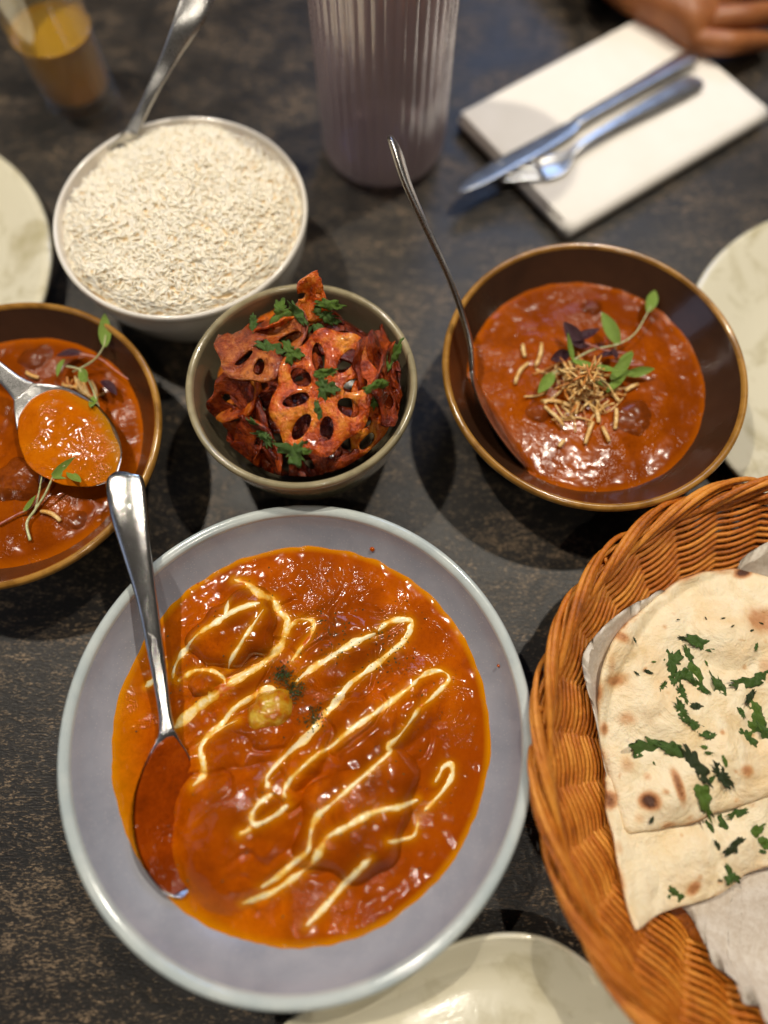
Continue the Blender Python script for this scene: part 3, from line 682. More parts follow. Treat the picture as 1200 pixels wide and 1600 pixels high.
sprig('pink stemmed microgreen with small round leaves beside the straws', [(1002, 574, 3), (975, 575, 5), (950, 570, 6)], HR, ZB, [(975, 590, 4, 38, -8, 'g'), (962, 575, 5, 28, -40, 'g'), (960, 588, 5, 26, 20, 'g'), (925, 580, 7, 34, 40, 'g')], M['stemP'], g)
sprig('microgreen bent against the inside of the brown bowl wall', [(120, 588, 6), (140, 582, 8), (160, 574, 11), (175, 560, 14), (180, 545, 16)], HL, ZL, [(177, 560, 14, 46, -95, 'g')], M['stemG'], g)
sprig('pink stemmed microgreen trailing toward the bowl rim', [(130, 560, 6), (165, 572, 9), (190, 592, 11), (212, 608, 13)], HL, ZL, [(135, 560, 6, 34, 170, 'p'), (165, 602, 6, 34, 40, 'p')], M['stemP'], g)
sprig('microgreen stem looping down beside the spoon edge', [(112, 582, 8), (135, 590, 10), (152, 612, 12), (164, 640, 13), (170, 658, 13)], HL, ZL, [(135, 590, 10, 44, 48, 'g'), (160, 632, 12, 30, 80, 'g'), (108, 570, 7, 30, 100, 'g')], M['stemG'], g)
sprig('long microgreen lying over the meat chunk and spoon', [(50, 846, 2), (46, 820, 3), (60, 800, 4), (80, 780, 8), (105, 752, 15), (120, 742, 16)], HL, ZL, [(100, 758, 15, 62, -28, 'g'), (122, 750, 14, 34, 45, 'g')], M['stemG'], g, .0008)
sprig('thin reddish microgreen below the meat chunk', [(0, 822, 2), (30, 806, 2.5), (55, 795, 4), (72, 770, 7)], HL, ZL, [(40, 802, 3, 30, -35, 'g')], M['stemP'], g)
sprig('thin purple microgreen stem lying across the dark meat', [(60, 800, 4), (72, 772, 8), (82, 745, 12)], HL, ZL, [(74, 765, 9, 34, -65, 'p')], M['stemG'], g)

# ------------------------------------------------------------------ rice
zr = lambda x, y: .0630 + .0155 * max(0, 1 - ((x - WB[0]) ** 2 + (y - WB[1]) ** 2) / .083 ** 2) ** .7 + .0036 * fr(x * 34, y * 34, 1, 3) - .004 * math.exp(-((x - WB[0] + .045) ** 2 + (y - WB[1] - .045) ** 2) / .018 ** 2)
rc = thing('rice', 'heap of loose boiled white rice grains in the white bowl', 'rice', (*WB, 0))
bnd = []
for j in range(120):
    a = 2 * PI * j / 120; r = .0826 + .0006 * nz(j * .4, 2)
    if abs(((a - math.radians(158)) + PI) % (2 * PI) - PI) < .30: r -= .0045
    bnd.append((WB[0] + r * math.cos(a), WB[1] + r * math.sin(a)))
V, F, Tn = star(bnd, WB, lambda x, y, t: zr(x, y) + .0001 - .004 * max(0, (t - .93) / .07), 40)
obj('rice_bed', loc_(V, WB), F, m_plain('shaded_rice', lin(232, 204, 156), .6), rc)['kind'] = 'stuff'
V, F = [], []
def grain(p, ax, l, r):
    k = len(V); ax = ax.normalized(); s = ax.cross(Vector((.13, .31, .94))).normalized(); u = ax.cross(s); bend = R_.uniform(-.08, .08) * l
    for i, (q, rr) in enumerate(((-.42, .55), (-.15, 1.), (.18, .98), (.43, .5))):
        for j in range(5):
            t = 2 * PI * j / 5; V.append(p + ax * q * l + (s * math.cos(t) + u * math.sin(t)) * r * rr + u * bend * (q * q * 4))
    V.append(p - ax * l * .5 + u * bend); V.append(p + ax * l * .5 + u * bend)
    for i in range(3):
        for j in range(5): a, b = k + i * 5 + j, k + i * 5 + (j + 1) % 5; F.append((a, b, b + 5, a + 5))
    for j in range(5): F.append((k + 20, k + (j + 1) % 5, k + j)); F.append((k + 21, k + 15 + j, k + 15 + (j + 1) % 5))
for _ in range(7500):
    a, r = R_.random() * 2 * PI, .0820 * math.sqrt(R_.random())
    if abs(((a - math.radians(158)) + PI) % (2 * PI) - PI) < .30 and r > .0755: continue
    x, y = WB[0] + r * math.cos(a), WB[1] + r * math.sin(a)
    b = 7 * nz(x * 60, y * 60, 4) + R_.gauss(0, .8) if r < .074 else a + PI / 2 + R_.uniform(-.35, .35); ax = Vector((math.cos(b), math.sin(b), R_.gauss(0, .36)))
    grain(Vector((x - WB[0], y - WB[1], zr(x, y) + R_.uniform(-.0004, .0014) - .0035 * max(0, (r - .077) / .0045))), ax, R_.uniform(.0070, .0105), R_.uniform(.0007, .0009))
obj('rice_grains', V, F, M['rice'], rc)['kind'] = 'stuff'

# ------------------------------------------------------------------ lotus root chips
def chip_mesh(R, nh, seed, curl, mat, ecc=1., bite=0., th=.0017, twist=0.):
    rr = random.Random(seed); out = []
    N = 72; ph = rr.random() * 6
    def ro(t):
        v = R * (1 + .05 * math.cos(nh * t + ph) + .05 * nz(2 * math.cos(t) + seed, 2 * math.sin(t)))
        if bite: v *= 1 - bite * max(0, math.cos(t - ph)) ** 6
        return v
    cut = rr.uniform(.05, .6) if nh < 9 and seed != 3 else 9
    out = [(min(ro(2 * PI * i / N) * math.cos(2 * PI * i / N), R * (cut + .12 * nz(i * .35, seed))), ecc * ro(2 * PI * i / N) * math.sin(2 * PI * i / N)) for i in range(N)]; _o = [(ro(2 * PI * i / N) * math.cos(2 * PI * i / N), ecc * ro(2 * PI * i / N) * math.sin(2 * PI * i / N)) for i in range(N)]
    holes = []
    for h in range(nh):
        a = 2 * PI * h / nh + rr.uniform(-.1, .1) + ph; c = R * rr.uniform(.52, .62); L, W = R * rr.uniform(.19, .27), R * rr.uniform(.10, .15)
        holes.append([(c * math.cos(a) + L * math.cos(q) * math.cos(a) - W * math.sin(q) * math.sin(a), ecc * (c * math.sin(a) + L * math.cos(q) * math.sin(a) + W * math.sin(q) * math.cos(a))) for q in [2 * PI * i / 16 for i in range(16)]])
    holes.append([(R * .08 * math.cos(2 * PI * i / 10), R * .08 * math.sin(2 * PI * i / 10)) for i in range(10)])
    P = [Vector(p) for p in out]; E = [(i, (i + 1) % N) for i in range(N)]
    def inside(p, poly):
        c = False; j = len(poly) - 1
        for i in range(len(poly)):
            if (poly[i][1] > p[1]) != (poly[j][1] > p[1]) and p[0] < (poly[j][0] - poly[i][0]) * (p[1] - poly[i][1]) / (poly[j][1] - poly[i][1]) + poly[i][0]: c = not c
            j = i
        return c
    holes = [h for h in holes if max(q[0] for q in h) < R * (cut - .16)]
    for h in holes:
        b = len(P); P += [Vector(p) for p in h]; E += [(b + i, b + (i + 1) % len(h)) for i in range(len(h))]
    g_ = R / 9
    for i in range(-10, 11):
        for j in range(-10, 11):
            p = ((i + .5 * (j % 2)) * g_, j * g_ * .87)
            if p[0] > R * (cut - .2): continue
            if inside(p, [(x * .94, y * .94) for x, y in out]) and not any(inside(p, h) for h in holes): P.append(Vector(p))
    vs, es, fs, *_ = geometry.delaunay_2d_cdt(P, E, [], 0, 1e-6)
    T = []
    for f in fs:
        c = (sum(vs[i].x for i in f) / len(f), sum(vs[i].y for i in f) / len(f))
        if inside(c, out) and not any(inside(c, h) for h in holes): T.append(tuple(f))
    def bend(p, z):
        x, y = p; d = rr_dir[0] * x + rr_dir[1] * y; e = -rr_dir[1] * x + rr_dir[0] * y
        zz = curl * d * d / R + twist * d * e / R + R * .16 * fr(x / R * 1.5 + seed, y / R * 1.5, seed, 3); rim = min(1, max(0, (math.hypot(x, y / ecc) / R - .82) / .2)); zz += R * .17 * rim * nz(3.6 * x / R, 3 * y / R, seed + 4)
        # roll strongly curled chips instead of stretching them
        k = curl / R * 2
        if abs(k) > 1e-3: a_ = d * k; d2 = math.sin(a_) / k
        else: d2 = d
        return Vector((rr_dir[0] * d2 - rr_dir[1] * e, rr_dir[1] * d2 + rr_dir[0] * e, zz * .8 + z))
    q_ = rr.random() * 6; rr_dir = (math.cos(q_), math.sin(q_))
    n = len(vs); V = [bend(v, th / 2) for v in vs] + [bend(v, -th / 2) for v in vs]
    F = [t for t in T] + [tuple(i + n for i in t[::-1]) for t in T]
    cnt = {}
    for t in T:
        for i in range(len(t)): cnt[(t[i], t[(i + 1) % len(t)])] = 1
    for (a, b) in list(cnt):
        if (b, a) not in cnt: F.append((b, a, a + n, b + n))
    return data('lotus_root_chip', V, F, mat, True)
def face(n, spin):
    """rotation that turns +Z to n, then spins about it"""
    return (Vector((0, 0, 1)).rotation_difference(Vector(n).normalized()) @ Quaternion((0, 0, 1), spin)).to_euler()
chips = [  # px, z, normal, spin, radius, holes, seed, curl, material, ecc, bite, label
    (506, 614, .083, (.06, -.32, .9), 1.15, .0385, 8, 3, -.20, 'chipA', .76, .0, 'largest orange lotus root chip facing up in the middle of the heap'),
    (412, 535, .080, (-.15, .1, .95), 1.9, .034, 7, 5, .18, 'chipD', .85, .35, 'dusty pink-red lotus chip jutting toward the rice bowl'),
    (497, 462, .087, (.05, -.80, .50), .3, .0185, 4, 9, .55, 'chipA', .8, .3, 'curled orange chip standing up against the far rim'),
    (592, 556, .070, (.75, -.1, .6), 2.2, .036, 8, 12, .5, 'chipB', .9, .0, 'dark red chip standing on edge beside the largest chip'),
    (372, 585, .062, (-.75, -.25, .6), 1.1, .031, 8, 15, .3, 'chipA', .9, .0, 'golden chip tucked under the dusty pink one at the bowl wall'),
    (462, 508, .073, (-.1, -.3, .9), 2.0, .027, 7, 17, -.5, 'chipD', .9, .2, 'pale chip partly under the cilantro at the far side'),
    (395, 655, .056, (-.6, -.5, .55), .4, .034, 8, 21, .6, 'chipB', .95, .0, 'red-brown chip edge on near the wall, left of the largest chip'),
    (385, 700, .050, (-.62, -.6, .5), 1.4, .034, 8, 22, .4, 'chipC', .95, .0, 'maroon chip wedged low against the wall facing the curry bowls'),
    (400, 722, .046, (-.55, -.7, .45), 2.4, .034, 8, 23, .4, 'chipB', .95, .0, 'lowest red chip leaning on the wall below the maroon one'),
    (600, 650, .062, (.6, -.35, .7), 1.2, .031, 7, 25, -.4, 'chipA', .9, .2, 'orange chip sloping down to the wall by the tall cilantro leaf'),
    (615, 610, .064, (.8, .1, .55), .2, .030, 8, 27, .5, 'chipB', .95, .0, 'red chip on edge along the wall by the tall cilantro leaf'),
    (530, 715, .050, (.1, -.8, .6), .9, .034, 8, 29, .5, 'chipC', .9, .0, 'dark maroon chip under the largest chip'),
    (580, 705, .050, (.45, -.7, .55), 1.9, .032, 8, 31, .35, 'chipB', .9, .0, 'red chip wedged below the orange sloping chip'),
    (560, 520, .060, (.35, .5, .8), .5, .032, 8, 33, -.35, 'chipC', .95, .0, 'dark maroon chip behind the largest chip'),
    (440, 600, .060, (-.2, -.2, .9), 1.5, .033, 8, 35, .35, 'chipB', .95, .0, 'red chip underneath the dusty pink chip'),
    (460, 680, .058, (-.3, -.5, .8), 2.8, .030, 7, 37, -.45, 'chipC', .9, .2, 'maroon chip between the wall chips and the largest chip'),
    (500, 600, .048, (0, 0, 1), .1, .040, 9, 39, .1, 'chipC', .95, .0, 'dark chip lying flat deep under the heap'),
    (440, 500, .066, (-.3, .5, .8), .8, .028, 7, 41, .4, 'chipA', .9, .0, 'small orange chip behind the dusty pink chip')]
for (x, y, z, n_, sp, r, nh, sd, cu, mt, ec, bi, lab) in chips:
    p = at(x, y, z + .005); me = chip_mesh(r, nh, sd, cu, M[mt], ec, bi); o = link('lotus_root_chip', me, None, p); o.rotation_euler = face(n_, sp)
    mw = Matrix.LocRotScale(p, o.rotation_euler, None); mi = mw.inverted()
    for v in me.vertices:
        g_ = mw @ v.co; g_.z = max(g_.z, .012); dx, dy = g_.x - GB[0], g_.y - GB[1]; rr_ = math.hypot(dx, dy)
        lim = np.interp(g_.z, [.012, .018, .042, .064, .0704, .082, .10], [.037, .042, .0535, .0625, .0645, .070, .078])
        if rr_ > lim: f_ = (lim + .12 * (rr_ - lim) * (g_.z > .072)) / rr_; g_.x, g_.y = GB[0] + dx * f_, GB[1] + dy * f_; g_.z += .25 * min(rr_ - lim, .02)
        v.co = mi @ g_
    tag(o, lab, 'lotus chip', 'lotus root chips heaped in the olive-grey bowl')

# ------------------------------------------------------------------ cilantro
def cil_mesh(seed, mat, kind=0):
    rr = random.Random(seed); N = 84; b = []
    for j in range(N):
        t = 2 * PI * j / N
        if kind == 0: r = (1 + .36 * math.cos(3 * t + seed) + .15 * math.cos(11 * t + 1) + .04 * math.cos(23 * t + seed) + .22 * nz(4 * math.cos(t) + seed, 4 * math.sin(t))); e = .75
        elif kind == 1: r = (1 + .10 * math.cos(7 * t + seed) + .04 * math.cos(19 * t) + .42 * nz(3.4 * math.cos(t) + seed, 3.4 * math.sin(t))); e = .34
        else: r = (1 + .25 * math.cos(2 * t + 1) + .12 * math.cos(13 * t) + .04 * math.cos(25 * t + seed) + .45 * nz(3.5 * math.cos(t) + seed, 3.5 * math.sin(t))); e = .55
        b.append((.5 * r * math.cos(t), .5 * r * e * math.sin(t)))
    k1, k2 = rr.uniform(-.45, .45), rr.uniform(-.5, .5)
    f = lambda x, y, t: (.16 * fr(x * 3.5 + seed, y * 3.5, seed, 2)) + k1 * x * x + k2 * x * y - .10 * abs(y)
    V, F, Tn = star(b, (0, 0), lambda x, y, t: f(x, y, t) + .016 * (1 - t ** 4), 6, lambda x, y, t: f(x, y, t) - .016)
    return data('cilantro_leaf', V, F, mat)
CIL = {(k, m): [cil_mesh(10 * k + i + 1, M[m], k) for i in range(5)] for k in (0, 1, 2) for m in ('leafA', 'leafB', 'leafC')}
def leaf(x, y, z, L, A, kd, m, parent=None, n=(0, 0, 1), lab=None, grp=None, off=Vector()):
    p = at(x, y, z) - off; o = link('cilantro_leaf', R_.choice(CIL[(kd, m)]), parent, p)
    o.scale = (L * .00037,) * 3; o.scale.z *= 1.1
    o.rotation_euler = (Vector((0, 0, 1)).rotation_difference(Vector(n).normalized()) @ Quaternion((0, 0, 1), -math.radians(A))).to_euler()
    if lab: tag(o, lab, 'cilantro', grp)
    return o
gl = 'chopped cilantro on the lotus root chips'
from mathutils.bvhtree import BVHTree
bv, bf = [], []
for o in [o for o in C.objects if o.name.startswith('lotus_root_chip')]:
    mw = Matrix.LocRotScale(o.location, o.rotation_euler, None); k0 = len(bv)
    bv += [mw @ v.co for v in o.data.vertices]; bf += [tuple(k0 + i for i in p.vertices) for p in o.data.polygons]
chip_bvh = BVHTree.FromPolygons(bv, bf); eye = Vector((0, 0, CAM_H))
def on_chip(x, y):
    for k in range(12):
        f_ = k / 14; X, Y = x + (500 - x) * f_, y + (590 - y) * f_
        hit = chip_bvh.ray_cast(eye, (at(X, Y, .05) - eye).normalized())
        if hit[0] is not None and hit[0].z > .045: return X, Y, hit[0].z + .0012, (hit[1] if hit[1].z > 0 else -hit[1])
    return x, y, .085, Vector((0, 0, 1))
for x, y, z, L, A, kd, m, n_, lab in [
    (433, 483, .094, 44, -60, 0, 'leafA', (-.1, -.4, .9), 'light green ragged cilantro leaf on the far edge of the chip heap'),
    (466, 492, .092, 46, 55, 1, 'leafB', (.1, -.4, .9), 'dark green folded cilantro strip beside the ragged leaf'),
    (515, 476, .094, 48, 5, 1, 'leafA', (0, -.3, .9), 'broad bright cilantro stem slice below the upright curled chip'),
    (508, 492, .090, 44, 20, 2, 'leafB', (.1, -.3, .9), 'dark cilantro tangle below the bright stem slice'),
    (490, 508, .088, 40, 80, 0, 'leafB', (0, -.3, .9), 'crumpled cilantro leaf between the pale chip and the largest chip'),
    (378, 492, .094, 28, 80, 2, 'leafB', (-.2, -.2, .9), 'tiny cilantro scrap on the tip of the dusty pink chip'),
    (422, 542, .090, 56, 22, 1, 'leafB', (0, -.2, 1), 'bluish green cilantro stem lying on the dusty pink chip'),
    (441, 530, .092, 34, -60, 1, 'leafB', (0, -.2, 1), 'short dark cilantro strip crossing the bluish stem'),
    (456, 552, .091, 34, 60, 0, 'leafA', (0, -.3, 1), 'small green cilantro leaf at the end of the bluish stem'),
    (507, 583, .092, 32, -20, 2, 'leafA', (0, -.3, .9), 'bright cilantro piece in the centre of the largest chip'),
    (508, 606, .091, 40, 60, 0, 'leafB', (0, -.3, .9), 'dark cilantro leaf in the centre of the largest chip'),
    (497, 643, .089, 34, 80, 1, 'leafB', (0, -.4, .9), 'dark cilantro strip beside a hole of the largest chip'),
    (615, 556, .088, 60, -62, 1, 'leafA', (.2, -.4, .9), 'tall light green cilantro leaf leaning on the bowl wall'),
    (590, 603, .088, 52, -28, 1, 'leafA', (.1, -.4, .9), 'light green cilantro leaf below the tall one'),
    (588, 626, .086, 28, 70, 0, 'leafA', (.1, -.4, .9), 'small light cilantro leaflet under the two bright leaves'),
    (408, 675, .080, 56, 62, 1, 'leafB', (-.1, -.5, .8), 'dark curved cilantro strip at the near left of the heap'),
    (412, 692, .076, 36, 20, 2, 'leafB', (-.1, -.5, .8), 'dark cilantro scrap under the curved strip'),
    (460, 706, .076, 46, 5, 0, 'leafB', (0, -.5, .8), 'dark cilantro leaf below the largest chip'),
    (472, 704, .078, 24, 0, 2, 'leafA', (0, -.5, .8), 'bright cilantro tip below the largest chip')]:
    X, Y, Z, NN = on_chip(x, y); leaf(X, Y, Z, L, A, kd, m, None, (NN * .6 + Vector(n_) * .6), lab, gl)

# ------------------------------------------------------------------ basket, paper, naan
BK = Vector((.2462, -.0226)); RIMZ = .058
bk = thing('bread_basket', 'round orange-brown wicker basket with braided rim holding naan', 'basket', (BK.x, BK.y, 0))
NS = 32
V, F = lathe([(0, .0045), (.06, .0045), (.116, .0050), (.1165, .0030), (.114, .0010), (.06, .0006), (0, .0006)], 96, n=2); obj('base', V, F, M['wicker'], bk)
wall = lambda z: .1165 + (z - .005) * .98
rows = 15
for i in range(rows):
    z0 = .0065 + i * (RIMZ - .012) / (rows - 1); r0 = wall(z0); sh = i * .05
    for k in (0, 1):
        P = []
        for j in range(NS * 10):
            a = 2 * PI * j / (NS * 10); q = a * NS / 2 + k * PI + sh * 0
            rr = r0 + .0027 * math.cos(q) + .0004 * nz(9 * math.cos(a) + i, 9 * math.sin(a), k); zz = z0 + .0019 * math.sin(q) + .0005 * nz(7 * math.cos(a), 7 * math.sin(a), i * 3.1)
            P.append((rr * math.cos(a), rr * math.sin(a), zz))
        V, F = tube(P, .00150, 6, 1., True); obj('weaver', V, F, M['wicker'], bk)
for s in range(NS):
    a = 2 * PI * (s + .0) / NS
    P = [(wall(z) * math.cos(a), wall(z) * math.sin(a), z) for z in np.linspace(.004, RIMZ - .004, 6)]
    V, F = tube(P, .0013, 6); obj('stake', V, F, M['wicker'], bk)
def border(a0, da, prof, off, rad_, zo=0., sides=7, fl=.62):
    P = []
    n = 22
    for i in range(n):
        u = i / (n - 1); r = np.interp(u, [p[0] for p in prof], [p[1] for p in prof]); z = np.interp(u, [p[0] for p in prof], [p[2] for p in prof])
        a = a0 + da * u + off; P.append((r * math.cos(a), r * math.sin(a), z + zo))
    P = [sum((Vector(P[min(max(i + d, 0), n - 1)]) for d in (-1, 0, 1)), Vector()) / 3 for i in range(n)]
    V, F = tube(P, lambda u: rad_ * (1 - .3 * abs(2 * u - 1) ** 4), sides, fl); obj('border_rod', V, F, M['wicker'], bk)
NBR = 22
up = [(0, .1555, .0430), (.14, .1568, .0510), (.30, .1592, .0582), (.46, .1630, .0606), (.60, .1662, .0590), (.74, .1682, .0555), (.88, .1684, .0510), (1, .1640, .0440)]
dn = [(0, .1665, .0460), (.2, .1660, .0530), (.45, .1625, .0560), (.7, .1580, .0530), (1, .1545, .0440)]
for i in range(NBR):
    a = 2 * PI * i / NBR
    for o2 in (-.052, .030): border(a + R_.uniform(-.01, .01), -.64, up, o2, .0019 + R_.uniform(-.0002, .0002), R_.uniform(-.0006, .0008))
    border(a, .42, dn, 0, .0021)
    border(a, .42, dn, .075, .0019, -.001)
wz = lambda x, y: .0055 + max(0, math.hypot(x - BK.x, y - BK.y) - .111) * .92
def onW(x, y, lift=.0045):
    z = .02
    for _ in range(8): p = at(x, y, z); z = wz(p.x, p.y) + lift
    return p
# paper liner
pp = [(1150, 905), (1152, 880), (1172, 862), (1210, 846), (1290, 850), (1370, 930), (1420, 1050), (1440, 1200), (1420, 1350), (1370, 1480), (1300, 1580), (1215, 1604), (1186, 1588), (1178, 1566), (1152, 1560), (1146, 1532),
      (1108, 1502), (1096, 1472), (1070, 1424), (1030, 1392), (985, 1330), (955, 1250), (940, 1190), (926, 1120), (911, 1062), (909, 1022), (944, 976), (985, 946), (1008, 936), (1030, 924), (1060, 935), (1090, 930), (1120, 935)]
bnd = [p.xy for p in catmull([onW(*p) for p in pp], 6, True)]
cen = at(1160, 1200, .008).xy
ptop = lambda x, y, t: wz(x, y) + .0042 + .0012 * fr(x * 40, y * 40, 7, 3) + .0030 * max(0, (t - .85) / .15) + .003 * max(0, (t - .8) / .2) ** 2 * (.55 + nz(x * 30, y * 30, 4))
V, F, Tn = star(bnd, cen, ptop, 46, lambda x, y, t: ptop(x, y, t) - .0003)
o = obj('paper_liner', loc_(V, BK), F, M['paper'], loc=(BK.x, BK.y, 0)); tag(o, 'creased off-white greaseproof paper lining the bread basket', 'paper')
# naan
def poly_dist(pts, A):
    B = np.array(pts); d = np.full(len(A), 1e9)
    for i in range(len(B)):
        a, b = B[i], B[(i + 1) % len(B)]; ab = b - a; t_ = np.clip(((A - a) @ ab) / max(ab @ ab, 1e-12), 0, 1); d = np.minimum(d, np.hypot(*(A - a - t_[:, None] * ab).T))
    return d
BLS = [(at(x, y, .03), r * px, h) for x, y, r, h in ((1140, 985, 62, .0045), (1010, 1090, 34, .0022), (1040, 1250, 40, .0025), (1150, 1190, 46, .003), (975, 1010, 26, .002), (1060, 945, 40, .002), (1000, 1190, 24, .0018), (1090, 1350, 44, .002), (1010, 1380, 30, .002), (1170, 1330, 36, .003))]
def blis(x, y): return 1.7 * sum(h * max(0, 1 - ((x - p.x) ** 2 + (y - p.y) ** 2) / r ** 2) ** 1.2 for p, r, h in BLS)
def naan(label, pts, z0, th, base, spots, cpx, seed, edge_toast=.5):
    def onN(x, y, zz=z0 + th):
        return at(x, y, zz)
    bnd = [p.xy for p in catmull([onN(*p) for p in pts], 7, True)]
    cen = onN(*cpx).xy
    # soft corners: pull the outline by fine noise
    bnd = [b + Vector((nz(b.x * 60, b.y * 60, seed), nz(b.x * 60, b.y * 60, seed + 5))) * .0016 for b in bnd]
    def top(x, y, t): return base(x, y) + th * (.25 + .75 * (1 - t ** 14) ** .5) + .0034 * fr(x * 26 + seed, y * 26, seed, 3) * (1 - t ** 6) + blis(x, y) * (1 - t ** 6) + .0005 * fr(x * 110, y * 110, seed, 2)
    V, F, Tn = star(bnd, cen, top, 60, lambda x, y, t: base(x, y), power=.8)
    A = np.array(V)[:, :2]; d = poly_dist([tuple(b) for b in bnd[::2]], A); Tn = np.array(Tn)
    ns = np.array([fr(x * 45 + seed, y * 45, 3, 3) for x, y in A]); toast = edge_toast * np.exp(-d / .0022) * np.clip(.35 + 1.3 * ns, 0, 1.2)
    rs = random.Random(seed)
    spots = spots + [(rs.uniform(940, 1200), rs.uniform(890, 1420), rs.uniform(2, 7), rs.uniform(2, 5), rs.uniform(0, 180), rs.uniform(.15, .5)) for _ in range(46)]
    for (x, y, rx, ry, rot, s_) in spots:
        c = onN(x, y); ca, sa = math.cos(math.radians(rot)), math.sin(math.radians(rot)); dx, dy = A[:, 0] - c.x, A[:, 1] - c.y
        u, v = (dx * ca + dy * sa) / (rx * px), (-dx * sa + dy * ca) / (ry * px); toast = np.maximum(toast, s_ * np.exp(-(u * u + v * v) ** 1.3))
    og = onN(1150, 1130); oil = np.clip(np.exp(-((A[:, 0] - og.x) ** 2 + (A[:, 1] - og.y) ** 2) / .035 ** 2) * (.5 + 1.2 * np.array([fr(x * 70, y * 70, seed, 2) for x, y in A])), 0, 1)
    t = thing('naan', label, 'bread', (cen.x, cen.y, z0 - .002))
    o = obj('dough', [(v[0] - cen.x, v[1] - cen.y, v[2] - t.location.z) for v in V], F, M['naan'], t); attr(o.data, 'toast', toast); attr(o.data, 'oil', oil)
    def Hn(x, y): return base(x, y) + th + .0034 * fr(x * 26 + seed, y * 26, seed, 3) + blis(x, y) + .0005 * fr(x * 110, y * 110, seed, 2)
    return t, Hn
def nleaf(t, Hn, x, y, L, A, kd, m):
    z = .03
    for _ in range(4): p = at(x, y, z); z = Hn(p.x, p.y) + .0006
    o = leaf(x, y, z, L, A, kd, m, t, (R_.uniform(-.1, .1), R_.uniform(-.1, .1), 1), off=t.location); o.scale.z *= .75; return o
bs1 = lambda x, y: (.0105 + .0065 * math.log1p(math.exp((wz(x, y) - .0085) / .0065))) + .0022 * nz(x * 20, y * 20, 9)
t1, H1 = naan('lower naan piece with pale crust whose corner overhangs the wicker', [(948, 1205), (944, 1225), (944, 1262), (951, 1310), (957, 1345), (966, 1395), (974, 1434), (980, 1441), (1000, 1437), (1050, 1420), (1100, 1410), (1150, 1386), (1178, 1366), (1230, 1350), (1330, 1330), (1390, 1240), (1380, 1120), (1250, 1080), (1100, 1090), (1000, 1130)], .0135, .0058, bs1,
    [(950, 1248, 16, 14, 20, .75), (1083, 1387, 15, 9, 45, .68), (962, 1322, 8, 12, 0, .3)], (1120, 1270), 3, .6)
bs2 = lambda x, y: max(.0180, wz(x, y) + .0065) + .0035 * fr(x * 18, y * 18, 2, 2)
t2, H2 = naan('upper naan piece scattered with chopped cilantro and char spots', [(1215, 893), (1185, 886), (1150, 884), (1110, 889), (1080, 896), (1050, 913), (1020, 940), (985, 968), (958, 1000), (940, 1035), (936, 1075), (937, 1110), (945, 1160), (958, 1205), (968, 1240), (980, 1290), (988, 1306), (1003, 1310), (1060, 1298), (1120, 1278), (1160, 1266), (1230, 1250), (1330, 1220), (1390, 1120), (1370, 1010), (1300, 920)],   .0225, .0085, bs2,
    [(968, 995, 18, 10, -30, .6), (965, 1062, 22, 12, 10, .55), (985, 1123, 18, 13, 0, .42), (1019, 1253, 14, 13, 0, 1.15), (1061, 1228, 8, 24, 8, .85), (1017, 1214, 7, 6, 0, .5), (1170, 1206, 14, 11, 0, .55), (1056, 1294, 14, 7, 0, .55), (1172, 890, 18, 9, 20, 1.1), (1195, 968, 34, 26, 0, .55), (950, 1138, 8, 12, 0, .6), (1202, 1048, 12, 24, 0, .4), (985, 1195, 12, 16, 0, .35), (955, 1045, 8, 26, 0, .35), (1140, 889, 30, 6, 0, .4), (1006, 1282, 10, 8, 0, .35)], (1150, 1110), 8, .95)
